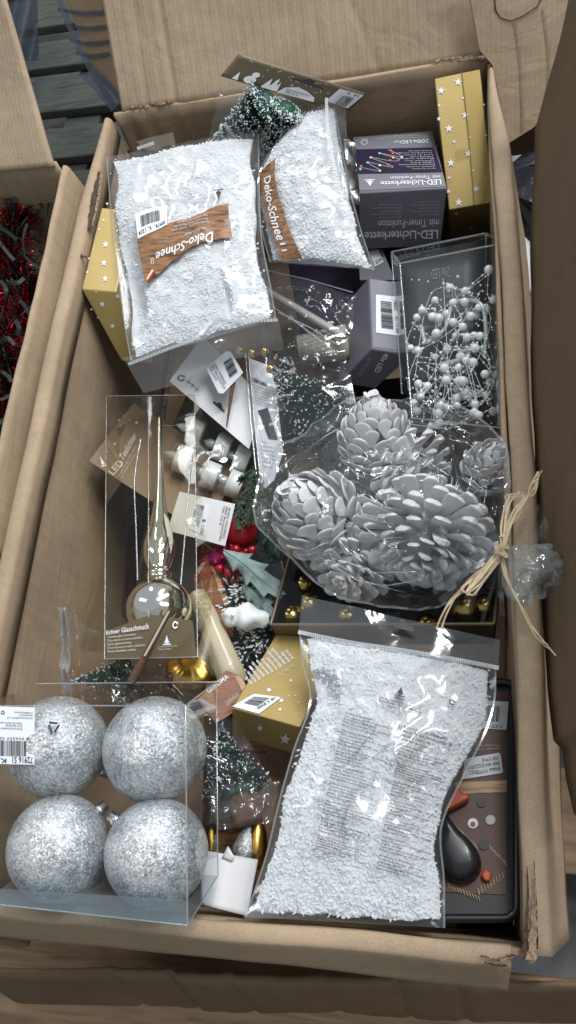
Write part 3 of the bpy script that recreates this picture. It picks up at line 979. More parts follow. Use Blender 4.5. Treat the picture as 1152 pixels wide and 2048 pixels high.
QS = gA.quad([(337, 455), (279, 483), (273, 434), (335, 415)])
st_ = labelsheet(bagA, QS, 'label', n=10, h=.0009, name='price_sticker')
lettering(st_, subq(QS, .06, .38, .07, .24), '89978', M['ink'], .0016, .01)
lettering(st_, subq(QS, .52, .95, .07, .24), 'K. 1324', M['ink'], .0016, .01)
bars(st_, subq(QS, .22, .86, .34, .84), M['ink'], 24, .0016, 4)
QF = gA.quad([(300, 572), (315, 553), (307, 543), (296, 562)])
polyprint('badge', bagA, QF, [[(0, 0), (1, 0), (1, .36), (0, .36)]], M['ink'], .001)
polyprint('badge', bagA, QF, [[(0, .36), (1, .36), (1, .68), (0, .68)]], M['berry'], .001)
polyprint('badge', bagA, QF, [[(0, .68), (1, .68), (1, 1), (0, 1)]], M['led_y'], .001)
glint_creases(bagA, lambda u, v: gA.top(u, v, .0022), 12, 5)
# ---- second bag, turned on its side behind it
gB = Bag([(612, 228), (560, 285), (520, 350), (520, 440), (540, 525)], [(668, 212), (683, 290), (700, 375), (722, 460), (749, 540)], (.282, .282, .262, .262), .024, 8)
bagB = snowbag('snow bag turned on its side with its wood label at the edge', gB, 8, flakes=6000)
QB = gB.quad([(553, 322), (607, 522), (566, 524), (523, 350)])
labelsheet(bagB, QB, 'wood_label', lambda u: .05 * math.sin(u * 3), lambda u: 1, 30)
lettering(bagB, gB.quad([(543, 352), (574, 482), (556, 487), (530, 362)]), 'Deko-Schnee', M['wprint'], .0008, .012, .25)
lettering(bagB, gB.quad([(572, 490), (576, 506), (566, 508), (562, 492)]), '1l', M['wprint'], .0008)
hdr(bagB, [(640, 206), (690, 183), (700, 400), (690, 400)], (.288, .305, .282, .282), 7, wav=.002, nn=(8, 26))
seam(bagB, [U(653, 196, .300), U(655, 250, .305), U(668, 330, .303), U(690, 420, .29)], .004, 50)
glint_creases(bagB, lambda u, v: gB.top(u, v, .0022), 8, 6)
# ---- third bag, back side up with the printed warnings
gC = Bag([(598, 1264), (606, 1330), (620, 1405), (588, 1500), (560, 1600), (530, 1720), (490, 1834)], [(992, 1332), (990, 1400), (970, 1470), (925, 1560), (884, 1655), (889, 1760), (890, 1856)], (.268, .268, .292, .300), .024, 14)
bagC = snowbag('snow bag showing its back with columns of printed warnings', gC, 14, flakes=10000, bare=lambda u, v: max(0, 1 - ((u - .04) / .12) ** 2) * max(0, 1 - ((v - .26) / .10) ** 2) * 1.2)
hdr(bagC, [(604, 1190), (1000, 1281), (997, 1336), (597, 1266)], (.268, .268, .27, .27), 5, wav=.004, nn=(34, 8))
seam(bagC, [U(597, 1264, .272), U(700, 1285, .276), U(800, 1300, .276), U(900, 1317, .276), U(998, 1336, .272)], .004, 110)
hdr(bagC, [(490, 1800), (640, 1818), (655, 1834), (487, 1838)], (.300, .300, .298, .298), 6, wav=.002, nn=(16, 5))
HC = Plane((604, 1190, .272), (1000, 1281, .272), (997, 1336, .275))
prism('hang_hole', bagC, [HC.at(808 + 38 * a + 4 * b, 1258 + 9 * a + 34 * b, .004) for a, b in [(x * 1.0, y) for x, y in EURO]], HC.n, .0003, M['dark'])
def c4(x, y): return (480 + x * .5035, 1180 + y * .5035)
polyprint('tree_emblem', bagC, gC.quad([c4(622, 385), c4(662, 396), c4(656, 434), c4(613, 424)]), [FIR], M['ink'], .0008)
lettering(bagC, gC.quad([c4(613, 426), c4(657, 438), c4(656, 447), c4(611, 435)]), 'GEROMA', M['ink'], .0008, .02)
lettering(bagC, gC.quad([c4(556, 430), c4(722, 478), c4(714, 512), c4(545, 462)]), 'Gerd Rodermund GmbH & Co. KG\nBahnhofsweg 6 - 8 · 71272 Mahlberg\n            Germany', M['ink'], .0010, .012, 0, 1)
lettering(bagC, gC.quad([c4(420, 333), c4(470, 343), c4(469, 350), c4(419, 341)]), '327CHWD00SR', M['grey_ink'], .0008, 0, 0, 1)
WARN = ['Artikel ist brennbar!\nVon offenen Flammen oder anderen\nZündquellen fernhalten!\nDekorationsartikel! Kein Spielzeug!\nNicht für Kinder geeignet.',
        'This item is flammable!\nKeep away from open fire or other\nsources of ignition!\nFor decoration only! No toy.\nNot for children.',
        "Article inflammable! Eloigner des flammes\nou des sources de chaleur!\nArticle de décoration!\nCeci n'est pas un jouet!\nCet article ne convient pas aux enfants!",
        'Artikel is ontbrandbaar!\nNiet in de buurt van open vuur of\nontstekingshaarden houden!\nArtikel ter decoratie! Geen speelgoed!\nNiet geschikt voor kinderen!',
        "L'articolo è infiammabile!\nTenere lontano da fiamme aperte o da\naltre fonti di accensione!\nArticolo decorativo! Non è un giocattolo!\nNon adatto per bambini.",
        'Výrobek je hořlavý!\nDejte mimo dosah otevřeného ohně\na ostatních zdrojů možného plamene!\nPouze dekorace! Není hračka!\nNevhodné pro děti!',
        'Proizvod je zapaljiv!\nDržite dalje od otvorenog plamena ili\ndrugih izvora paljenja!\nUkrasni artikl! Nije igračka!\nNije prikladno za djecu!',
        'Artykuł jest łatwopalny!\nTrzymać z dala od otwartych płomieni\noraz innych źródeł zapłonu!\nArtykuł dekoracyjny!\nPrzedmiot nie jest zabawką!\nNie nadaje się dla dzieci!']
WARN2 = ['Articolul este inflamabil!\nFeriți de flăcări deschise și\nde alte surse de aprindere!\nArticol decorativ!', 'Výrobok je horľavý!\nUchovávajte mimo dosahu otvoreného\nohňa a zdrojov možného plameňa!\nIba dekorácia! Nie je hračka!\nNevhodné pre deti!',
         'Продуктът е запалим!\nДръжте го далеч от открит огън\nили други източници на запалване!\nДекоративен артикул!\nНе е детска играчка!\nНе е подходящ за деца!', 'Az árucikk gyúlékony!\nNyílt lángtól vagy más gyújtóforrástól\ntávol kell tartani.\nDekoráció! Nem játékszer!\nGyermekeknek nem adható!',
         'Artikeln är brännbar!\nHåll borta från öppna lågor och andra\nantändningskällor!\nDekorationsartikel! Ingen leksak!\nInte lämplig för barn!', 'Artiklen er brændbar!\nHoldes væk fra åben ild og andre\nantændelseskilder!\nDekorationsartikel! Ikke legetøj!\nIkke egnet til børn!',
         'Izdelek je vnetljiv!\nIzdelek hranite pred odprtim ognjem in\ndrugimi viri vžiga!\nDekorativni izdelek! Izdelki niso igrače!\nIzdelek ni primeren za otroke!', 'Artikkelen er brennbar!\nUnngå åpne flammer eller andre\nantennelseskilder!\nDekorasjonsartikkel! Intet leketøy!\nEgner seg ikke for barn!']
CO = ['D', 'GB', 'F', 'NL', 'I', 'CZ', 'HR', 'PL']
CO2 = ['RO', 'SK', 'BG', 'H', 'S', 'DK', 'SLO', 'N']
def para(x, y, body, code):
    wx, wy, hx, hy = 194, 57, -15, 61
    lettering(bagC, gC.quad([c4(x, y), c4(x + wx, y + wy), c4(x + wx + hx, y + wy + hy), c4(x + hx, y + hy)]), body, M['ink'], .0010, .012, 0, 1)
    q = gC.quad([c4(x - 28, y - 6), c4(x - 6, y), c4(x - 9, y + 14), c4(x - 31, y + 8)])
    ring = [(.5 + .5 * math.cos(k / 10 * 6.283), .5 + .5 * math.sin(k / 10 * 6.283)) for k in range(10)]
    inn = [(.5 + .4 * math.cos(k / 10 * 6.283), .5 + .4 * math.sin(k / 10 * 6.283)) for k in range(10)]
    polyprint('country_mark', bagC, q, [[ring[k], ring[(k + 1) % 10], inn[(k + 1) % 10], inn[k]] for k in range(10)], M['grey_ink'], .0008)
    lettering(bagC, subq(q, .25, .75, .28, .72), code, M['grey_ink'], .0008, .01, 0, 1)
for i in range(8):
    para(420 - i * 15.3, 487 + i * 69.5, WARN[i], CO[i])
    para(653 - i * 14.0, 543 + i * 72.5, WARN2[i], CO2[i])
def arrow_ring(parent, Q, m, h=.0008):
    ps = []
    for k in range(14):
        a0, a1 = .5 + k * .36, .5 + (k + 1) * .36
        ps.append([(.5 + .48 * math.cos(a0), .5 + .48 * math.sin(a0)), (.5 + .48 * math.cos(a1), .5 + .48 * math.sin(a1)), (.5 + .28 * math.cos(a1), .5 + .28 * math.sin(a1)), (.5 + .28 * math.cos(a0), .5 + .28 * math.sin(a0))])
    ps.append([(.62, .30), (.95, .55), (.98, .12)])
    return polyprint('recycling_mark', parent, Q, ps, m, h)
arrow_ring(bagC, gC.quad([c4(830, 438), c4(857, 444), c4(855, 468), c4(828, 462)]), M['ink'])
glint_creases(bagC, lambda u, v: gC.top(u, v, .0022), 16, 7)
# ================================================================== CARTONS
def on(S, q): return S.quad(q)
# ---- grey carton of fairy lights (200)
A, B, D, E = U(719, 386, .262), U(894, 376, .262), U(705, 273, .232), U(716, 499, .190)
ledb = thing('fairy_light_box', A + V((0, .03, -.09)), 'anthracite box of 200 LED fairy lights with upside-down print', 'box')
hexa('carton', ledb, A, B, D, E, M['grey_card'], .0016)
T = Plane(A, B, D, True)
F = Plane(A, B, E, True)
def c5(x, y): return (660 + x * .3125, 120 + y * .3125)
patch('printed_band', ledb, T, [c5(150, 500), c5(632, 472), c5(660, 560), c5(160, 574)], M['grey_lt'], .0005)
patch('printed_band', ledb, T, [c5(180, 733), c5(722, 722), c5(744, 812), c5(190, 838)], M['grey_lt'], .0005)
patch('photo_print', ledb, T, [c5(158, 577), c5(661, 563), c5(720, 720), c5(178, 731)], M['navy'], .0005)
def lt(S, q, body, m='wprint', bold=.0, root=ledb, res=2): return lettering(root, on(S, q), body, M[m], .0010, bold, 0, res)
lt(T, [c5(714, 802), c5(325, 808), c5(322, 782), c5(710, 768)], 'LED-Lichterkette', 'wprint', .012)
lt(T, [c5(708, 764), c5(388, 770), c5(385, 750), c5(704, 740)], 'mit Timer-Funktion', 'wprint')
lt(T, [c5(637, 534), c5(530, 538), c5(528, 516), c5(634, 509)], '200x', 'wprint', .01)
lt(T, [c5(522, 538), c5(450, 541), c5(448, 520), c5(520, 516)], 'LED', 'wprint', .01)
lt(T, [c5(445, 538), c5(410, 540), c5(408, 522), c5(443, 520)], 'bunt', 'wprint')
lt(T, [c5(632, 504), c5(290, 512), c5(288, 490), c5(628, 476)], 'multicolour, multicolore, bont, barvný, raznobojno,\ncolorat, farebný, színes, flerfärgad, večbarvni', 'lprint', 0, ledb, 1)
for k in range(10):
    lt(T, [c5(676 - k * 2.6, 702 - k * 12.6), c5(676 - k * 2.6 - (150 + 40 * ((k * 7) % 3)), 705 - k * 12.6), c5(676 - k * 2.6 - (150 + 40 * ((k * 7) % 3)), 697 - k * 12.6), c5(676 - k * 2.6, 694 - k * 12.6)], ['Light set, timer function', 'Guirlande électrique', 'Fonction minuterie', 'Catena di luci', 'Lichtketting, timer', 'Řetěz světel', 'Světelný řetěz', 'Lanț de lumini', 'Svetlobna veriga', 'Funkcja czasowa'][k], 'lprint', 0, ledb, 1)
wave_ = [(185, 690), (325, 715), (240, 660), (385, 690), (390, 680), (260, 628), (395, 652), (440, 640), (320, 602), (465, 628), (395, 588), (370, 580)]
new('light_trail', *ribbon([T.at(*c5(x, y), .0012) for x, y in wave_], .0007), M['lprint'], ledb)
for k, (x, y) in enumerate([(200, 685), (320, 715), (242, 662), (375, 677), (320, 680), (385, 648), (262, 630), (318, 603), (402, 603), (460, 628), (390, 586), (405, 630), (195, 705)]):
    qx, qy = c5(x, y)
    prism('light_dot', ledb, [T.at(qx + 2.6 * math.cos(a * .785), qy + 2 * math.sin(a * .785), .0014) for a in range(8)], T.n, .0003, M[('led_r', 'led_y', 'led_g', 'led_r', 'wprint')[k % 5]])
polyprint('tree_emblem', ledb, on(T, [c5(292, 810), c5(222, 812), c5(218, 770), c5(288, 768)]), [FIR], M['wprint'], .0010)
lt(T, [c5(240, 516), c5(205, 518), c5(204, 508), c5(238, 506)], 'IP44', 'wprint')
polyprint('house_symbol', ledb, on(T, [c5(242, 548), c5(200, 550), c5(198, 522), c5(240, 520)]), [[(0, .9), (.08, .9), (.08, .4), (0, .4)], [(.9, .9), (1, .9), (1, .4), (.9, .4)], [(0, .4), (.5, 0), (.5, .12), (.08, .44)], [(1, .4), (.5, 0), (.5, .12), (.92, .44)], [(0, .9), (1, .9), (1, 1), (0, 1)]], M['wprint'], .001)
lt(F, [c5(692, 1140), c5(222, 1150), c5(222, 1098), c5(692, 1083)], 'LED-Lichterkette', 'wprint', .016)
lt(F, [c5(697, 1063), c5(310, 1072), c5(310, 1024), c5(697, 1016)], 'mit Timer-Funktion', 'wprint', .0)
for k in range(5):
    for (x0, w, ts) in ((708, 190, ['Light set, timer function', 'Guirlande électrique, fonction minuterie', 'Catena di luci, timer funzione', 'Lichtketting, timer-functie', 'Světelný řetěz, funkce časovače']), (462, 200, ['Rasvjetni lanac, timer funkcija', 'Łańcuch świetlny,', 'programowany czasowo', 'Lanț de lumini, funcție de temporizator', 'Svetelná reťaz, funkcia časovača'])):
        y = 990 - k * 20 + (18 if x0 < 500 else 0)
        wk = w * (.75 + .25 * ((k * 3) % 2))
        lt(F, [c5(x0, y), c5(x0 - wk, y + 3), c5(x0 - wk, y - 9), c5(x0, y - 12)], '• ' + ts[k], 'lprint', 0, ledb, 1)
# ---- gold carton with white stars in the far right corner
def goldbox(label, A, B, D, E, stars_top, stars_front, m='gold_card', mf=None, name='gold_star_box'):
    o = thing(name, (A + B + D + E) / 4 + V((0, 0, -.05)), label, 'gift box', 'gold boxes printed with stars')
    hexa('carton', o, A, B, D, E, M[m], .0012)
    T, F = Plane(A, B, D, True), Plane(A, B, E, True)
    for (x, y, r, rot, S) in [(*s, T) for s in stars_top] + [(*s, F) for s in stars_front]:
        pts = star_poly(x, y, r, rot)
        c = S.at(x, y, .0009)
        vs = [c] + [S.at(px_, py_, .0009) for px_, py_ in pts]
        new('star', vs, [(0, k + 1, (k + 1) % 10 + 1) for k in range(10)], M['wprint'], o)
    return o, T, F
A, B, D, E = U(898, 420, .222), U(988, 404, .222), U(869, 157, .298), U(900, 478, .10)
gx, T, F = goldbox('tall gold star box with clear tape strips in the far corner', A, B, D, E,
    [(*c5(820, 143), 8, .1), (*c5(711, 198), 8, .1), (*c5(850, 245), 3.4, .2), (*c5(698, 292), 3.6, .1), (*c5(697, 378), 5, .2), (*c5(867, 355), 8.5, .1), (*c5(760, 440), 8.5, .0), (*c5(795, 524), 4, .1), (*c5(886, 600), 8.5, .1), (*c5(773, 660), 8.5, .0), (*c5(916, 708), 3.6, .1), (*c5(763, 755), 4, .1), (*c5(936, 828), 8, .1), (*c5(824, 912), 8.8, 0), (*c5(985, 288), 3, .2), (*c5(997, 484), 3.4, .1), (*c5(894, 497), 3.2, .1), (*c5(758, 842), 5, .2)],
    [(*c5(808, 978), 6, .3), (*c5(900, 1070), 7, .1), (*c5(812, 1022), 2.6, .1)])
tp = sheet('tape_strip', gx, lambda u, v: T.at(*bil([c5(842, 68), c5(968, 48), c5(1052, 905), c5(922, 925)], u, v), .0018 + .0012 * (1 - v) ** 6 + .0007 * nz((u * 5, v * 20, 0))), 8, 40, M['pvc_amber'])
sheet('tape_strip', gx, lambda u, v: T.at(*bil([c5(800, 578), c5(888, 558), c5(893, 628), c5(803, 650)], u, v), .0014), 4, 4, M['pvc_amber'])
new('lid_edge', *ribbon([T.at(*c5(x, y), .0011) for x, y in ((842, 80), (880, 420), (905, 700), (921, 925))], .0011), M['gold_dull'], gx)
# ---- gold carton at the left wall under the first bag
A, B, D, E = U(163, 578, .288), U(232, 584, .276), U(203, 415, .300), U(243, 722, .205)
def c7(x, y): return (x * .3174, 250 + y * .3174)
goldbox('gold star box half hidden under the snow bag by the left wall', A, B, D, E,
    [(*c7(665, 755), 7, .1), (*c7(655, 871), 7, .1), (*c7(664, 971), 7, .1), (*c7(653, 601), 3, .1), (*c7(626, 660), 3, .1), (*c7(676, 498), 3, .1), (*c7(550, 930), 3, .1), (*c7(561, 843), 2.5, .1)],
    [(*c7(645, 1128), 6.5, .2), (*c7(709, 1265), 6, .2), (*c7(742, 1077), 5, .2), (*c7(577, 1160), 2.6, .2), (*c7(606, 1050), 2.5, .2), (*c7(617, 1211), 2.2, .2)])
# ---- gold carton with text and price sticker near the front
A, B, D = U(464, 1416, .245), U(600, 1454, .245), U(556, 1262, .200)
E = U(464, 1472, .205)
gf, T, F = goldbox('gold star box with printed text and a barcode sticker beside snow bag', A, B, D, E,
    [(538, 1381, 6, .5), (563, 1402, 6, .4), (560, 1420, 4.5, .3), (590, 1392, 2.4, .2), (577, 1393, 2.4, .2), (597, 1406, 2.4, .2), (582, 1362, 4, .3)],
    [(521, 1455, 7, .1), (571, 1477, 12, .15), (488, 1474, 3.2, .1)], 'gold_card')
c1 = lambda x, y: (90 + x * .46, 1080 + y * .46)
lettering(gf, on(T, [(500, 1372), (478, 1345), (560, 1284), (590, 1318)]), 'Kugel aus Glas\nNur zur Dekoration\nNicht für Kinder geeignet\nGlass bauble for decoration\nBoule en verre décorative\nKein Spielzeug! No toy!\nNon è un giocattolo!\nBaňka ze skla, není hračka\nStaklena kugla, nije igračka\nBombka szklana\nGlob din sticlă', M['wprint'], .001, .02, 0, 1)
for (x, y) in ((560, 1350), (573, 1342), (585, 1334)):
    arrow_ring(gf, on(T, [(x, y - 4), (x + 5, y), (x, y + 4), (x - 5, y)]), M['lprint'], .001)
q4 = [(562, 1396), (518, 1429), (465, 1414), (508, 1389)]
stp = patch('price_sticker', gf, T, q4, M['label'], .0012, .0006)
bars(stp, on(T, [(488, 1408), (509, 1395), (540, 1398), (516, 1414)]), M['ink'], 20, .0018, 9)
lettering(stp, on(T, [(517, 1421), (553, 1399), (548, 1396), (512, 1417)][0:4]), '709478  K. 861', M['ink'], .0018, .01)
# ---- anthracite carton of 40 lights, tipped
A, B, D, E = U(737, 555, .218), U(812, 566, .212), U(743, 698, .208), U(674, 627, .172)
gl = thing('fairy_light_box', (A + D) / 2 + V((0, 0, -.1)), 'tipped grey box of 40 LED fairy lights with white barcode label', 'box')
hexa('carton', gl, A, B, D, E, M['grey_card'], .0014)
T, L_, F = Plane(A, B, D, True), Plane(A, D, E, True), Plane(D, D + (B - A), D + (E - A), True)
c6 = lambda x, y: (520 + x * .434, 440 + y * .434)
patch('printed_band', gl, T, [(740, 559), (806, 568), (805, 702), (746, 694)], M['grey_lt'], .0005)
stp = patch('price_sticker', gl, T, [(752, 590), (790, 594), (800, 673), (752, 666)], M['label'], .0012, .0006)
bars(stp, on(T, [(783, 606), (787, 661), (763, 658), (761, 603)]), M['ink'], 22, .0018, 5)
lettering(stp, on(T, [(795, 602), (797, 625), (789, 624), (787, 601)]), '78227', M['ink'], .0018, .01)
lettering(stp, on(T, [(798, 636), (800, 668), (792, 667), (790, 635)]), 'K. 1136', M['ink'], .0018, .01)
lettering(gl, on(F, [(779, 708), (758, 746), (748, 742), (769, 705)]), '40x LED', M['wprint'], .001, .01)
lettering(gl, on(F, [(746, 716), (722, 754), (714, 750), (738, 714)]), 'warmweiß, warm white\nblanc chaud, warm wit', M['lprint'], .001, 0, 0, 1)
# ================================================================== LITTLE FLOCKED TREES
def brush_tree(label, base, tip, rad, n, seed, group='flocked bottle brush trees', stump=None, frost=.08):
    x, y, a = frame_of(tip - base)
    Lh = (tip - base).length
    root = thing('bottle_brush_tree', base, label, 'mini tree', group)
    r = random.Random(seed)
    vs, fs, wv, wf = [], [], [], []
    for i in range(n):
        t = r.random() ** 1.25
        ph = r.uniform(0, 6.283)
        layer = .86 + .14 * math.sin(t * 46)
        R = rad * (1 - t * .93) * layer * r.uniform(.88, 1.06)
        o = x * math.cos(ph) + y * math.sin(ph)
        if r.random() < .16:
            t, R = 0.0, rad * r.random() ** .5
        p0 = base + a * (t * Lh)
        p1 = p0 + o * R + a * (R * .22)
        s = (o.cross(a) + a * r.uniform(-.5, .5)).normalized() * .0005
        m_ = p0 + (p1 - p0) * .3
        k = len(vs)
        vs += [m_ - s * 1.3, m_ + s * 1.3, p1 + s * .6, p1 - s * .6]
        fs.append((k, k + 1, k + 2, k + 3))
        if r.random() < frost:
            q = p0 + (p1 - p0) * r.uniform(.93, 1.03)
            w = r.uniform(.0005, .0013)
            k = len(wv)
            d1, d2 = o * w, (o.cross(a)) * w
            wv += [q + d1 * 1.2, q - d1 * 1.2, q + d2, q - d2, q + a * w * 1.1, q - a * w * 1.1]
            wf += [(k, k + 2, k + 4), (k + 2, k + 1, k + 4), (k + 1, k + 3, k + 4), (k + 3, k, k + 4), (k + 2, k, k + 5), (k + 1, k + 2, k + 5), (k + 3, k + 1, k + 5), (k, k + 3, k + 5)]
    new('bristles', vs, fs, M['green'], root, kind='stuff')
    new('frost', wv, wf, M['frost'], root, kind='stuff')
    lathe('core', root, base, a, [(0, rad * .42), (Lh * .5, rad * .24), (Lh * .97, rad * .03)], M['green'], 12)
    if stump:
        lathe('stump', root, base - a * stump[0], a, [(0, stump[1] * .9), (.002, stump[1]), (stump[0] * .8, stump[1] * .93), (stump[0], stump[1] * .4)], M['stump'], 20, rib=lambda an: .05 * math.sin(an * 5) + .03 * math.sin(an * 9))
    return root
brush_tree('flocked tree with its broad end up beside the header card', UY(545, 200, .440), UY(420, 290, .425), .034, 6500, 1, frost=.30)
brush_tree('smaller flocked tree between the two snow bags', UY(577, 210, .432), UY(514, 335, .410), .024, 5000, 2, frost=.30)
brush_tree('flocked tree lying with tip towards the grey box in clear film', U(668, 856, .215), U(545, 738, .225), .046, 11000, 3)
brush_tree('dark flocked tree with wooden stump in a bag beside baubles', U(478, 1590, .215), U(440, 1452, .20), .034, 5200, 4, stump=(.030, .014), frost=.10)
brush_tree('flocked tree lying on its side below the glass tree topper', U(262, 1352, .18), U(150, 1362, .185), .026, 4200, 5)
brush_tree('flocked tree showing only its snowy edge beside the white card', U(562, 790, .15), U(572, 716, .17), .022, 2500, 6)
# header card and film of the tree pack
hs = Plane(UY(441, 156, .448), UY(697, 221, .448), UY(600, 150, .458), True)
hc = thing('header_card_pack', U(560, 250, .20), 'brown header card with snowmen print on a clear tree bag', 'header card')
def hcard(u, v):
    q = [(477, 108), (735, 188), (698, 221), (441, 152)]
    x, y = bil(q, u, v)
    return hs.at(x, y + 9 * math.sin(u * math.pi) * (-.2 + .35 * (v - .4)), .006 * math.sin(u * math.pi))
sheet('header_card', hc, hcard, 24, 6, M['umber'], .0008)
Qh = lambda u, v, h=0.0: hcard(u, v) + hs.n * h
r = random.Random(2)
polyprint('snow_print', hc, Qh, [[(cx + .004 * math.cos(k), cy + .035 * math.sin(k)) for k in range(6)] for cx, cy in [(r.uniform(.08, .9), r.uniform(.08, .6)) for _ in range(46)]], M['lprint'], .0008)
def blob(cx, cy, rx, ry, n=14): return [(cx + rx * math.cos(k / n * 6.283), cy + ry * math.sin(k / n * 6.283)) for k in range(n)]
polyprint('snowman_print', hc, Qh, [blob(.20, .80, .045, .16), blob(.215, .56, .028, .11), [(.08, .95), (.10, .62), (.125, .95)], [(.30, .95), (.335, .5), (.36, .95)], [(.345, .95), (.38, .42), (.41, .95)], [(.385, .95), (.41, .55), (.43, .95)]], M['wprint'], .001)
polyprint('print_hill', hc, Qh, [[(.43, .98), (.46, .70), (.54, .55), (.62, .62), (.70, .80), (.72, .98)]], M['wprint'], .001)
lettering(hc, subq(Qh, .48, .66, .72, .92), 'EAN: 4061562227616\nUVP: 3,99 €', M['ink'], .0016, .01, 0, 1)
polyprint('hang_hole', hc, Qh, [[(.44, .26), (.54, .24), (.56, .10), (.60, .10), (.62, .24), (.70, .30), (.70, .36), (.44, .32)]], M['dark'], .001)
polyprint('price_sticker', hc, Qh, [[(.80, .12), (.985, .1), (.975, .9), (.79, .8)]], M['label'], .0012)
bars(hc, subq(Qh, .86, .95, .35, .85), M['ink'], 12, .0018, 3)
lettering(hc, subq(Qh, .87, .96, .15, .27), '9. 91', M['ink'], .0018)
def facet(fn, seed, amp):
    """crumpled foil: jittered cells"""
    def f(u, v):
        p = fn(u, v)
        return p + V((0, 0, 1)) * (amp * (1 - abs(nz(p, 22, seed))) ** 4 + amp * .4 * (1 - abs(nz(p, 55, seed + 4))) ** 4 - amp)
    return f
sheet('film', hc, facet(lambda u, v: UY(*bil([(445, 158), (690, 222), (640, 400), (400, 330)], u, v), lerp(.445, .385, v)), 3, .006), 40, 30, M['film_c'])
# ================================================================== CLEAR BOX OF PEARL GARLAND
fr = [(800, 527, .262), (1004, 487, .262), (1001, 856, .250), (824, 836, .250)]
pb = thing('clear_gift_box', U(905, 680, .17), 'clear plastic box with a pearl garland in front of right wall', 'plastic box')
P = [U3(p) for p in fr]
dv = U(783, 504, .215) - P[0]
Qt = lambda u, v, h=0.0: V(bil([tuple(p) for p in P], u, v)) + Plane(P[0], P[1], P[3], True).n * h
nT = Plane(P[0], P[1], P[3], True).n
Pb_ = [p + dv for p in P]
def face(root, q, m='pvc', nu=10, nv=10, amp=.0012, seed=1, name='panel'):
    return sheet(name, root, lambda u, v: (lambda p: p + nT * amp * nz(p, 25, seed))(V(bil([tuple(x) for x in q], u, v))), nu, nv, M[m])
face(pb, P, seed=1)
face(pb, [Pb_[0], Pb_[1], P[1], P[0]], seed=2)
face(pb, [P[1], Pb_[1], Pb_[2], P[2]], seed=3)
face(pb, [P[0], Pb_[0], Pb_[3], P[3]], seed=4)
face(pb, Pb_, seed=5)
def edgebar(root, a, b, r=.0011, m='pvc_e'):
    v, f = tube_mesh([a, lerp(a, b, .5), b], r, 6)
    return new('fold_edge', v, f, M[m], root, True)
for a, b in ((P[0], P[1]), (P[1], P[2]), (P[2], P[3]), (P[3], P[0]), (Pb_[0], Pb_[1]), (P[0], Pb_[0]), (P[1], Pb_[1]), (Pb_[0], Pb_[3]), (Pb_[1], Pb_[2])):
    edgebar(pb, a, b)
inl = lambda u, v, h=0.0: Qt(u, v) + dv * .9 + nT * h
sheet('insert_card', pb, lambda u, v: inl(lerp(.02, .98, u), lerp(.03, .99, v)), 4, 6, M['dark'], .0006)
lettering(pb, lambda u, v, h=0.0: inl(lerp(.60, .40, u), lerp(.24, .17, v), h), '20x LED', M['grey_lt'], .001, 0, 0, 1)
lettering(pb, lambda u, v, h=0.0: inl(lerp(.85, .22, u), lerp(.62, .34, v), h), 'Perlengirlande\nPearl garland, warm white\nGuirlande de perles\nParelslinger, warm wit\nGhirlanda di perle\nPerlový řetěz', M['grey_lt'], .001, 0, 0, 1)
pearls = [(978, 528), (930, 562), (868, 576), (987, 586), (843, 611), (941, 620), (877, 630), (925, 641), (911, 650), (960, 660), (818, 677), (868, 690), (893, 678), (950, 690), (920, 700), (932, 715), (946, 716), (888, 727), (995, 727), (835, 756), (853, 758), (892, 753), (914, 758), (925, 756), (970, 741), (914, 780), (880, 801), (890, 800), (913, 801), (950, 802), (825, 790), (840, 786), (860, 832), (898, 560), (892, 610), (905, 590), (872, 660), (934, 668), (972, 770), (948, 652)]
gar = thing('pearl_garland', U(905, 680, .19), 'garland of white pearls on wire with battery cable in clear box', 'garland')
sv, sf = [], []
seg, rg = 16, 10
for j in range(rg + 1):
    th = math.pi * j / rg
    for k in range(seg):
        sv.append(V((math.sin(th) * math.cos(k / seg * 6.283), math.sin(th) * math.sin(k / seg * 6.283), math.cos(th))))
for j in range(rg):
    for k in range(seg):
        sf.append((j * seg + k, (j + 1) * seg + k, (j + 1) * seg + (k + 1) % seg, j * seg + (k + 1) % seg))
me = rawmesh('pearl', sv, sf, M['pearl'])
r = random.Random(5)
TP = Plane(P[0], P[1], P[3], True)
pearls += [(r.uniform(830, 990), r.uniform(560, 840)) for _ in range(18)]
pp = []
for (x, y) in pearls:
    p = TP.at(x, y, -r.uniform(.006, .026))
    pp.append(p)
    inst('pearl', me, Matrix.Translation(p) @ Matrix.Scale(r.uniform(.0044, .0054), 4), gar)
bv, bf_ = [], []
ico = [V(v) for v in ((0, 0, 1), (.894, 0, .447), (.276, .851, .447), (-.724, .526, .447), (-.724, -.526, .447), (.276, -.851, .447), (.724, .526, -.447), (-.276, .851, -.447), (-.894, 0, -.447), (-.276, -.851, -.447), (.724, -.526, -.447), (0, 0, -1))]
icf = [(0, 1, 2), (0, 2, 3), (0, 3, 4), (0, 4, 5), (0, 5, 1), (1, 6, 2), (2, 7, 3), (3, 8, 4), (4, 9, 5), (5, 10, 1), (6, 7, 2), (7, 8, 3), (8, 9, 4), (9, 10, 5), (10, 6, 1), (11, 7, 6), (11, 8, 7), (11, 9, 8), (11, 10, 9), (11, 6, 10)]
wv_, wf_ = [], []
order = sorted(range(len(pp)), key=lambda i: (round(pearls[i][1] / 60), pearls[i][0] if round(pearls[i][1] / 60) % 2 else -pearls[i][0]))
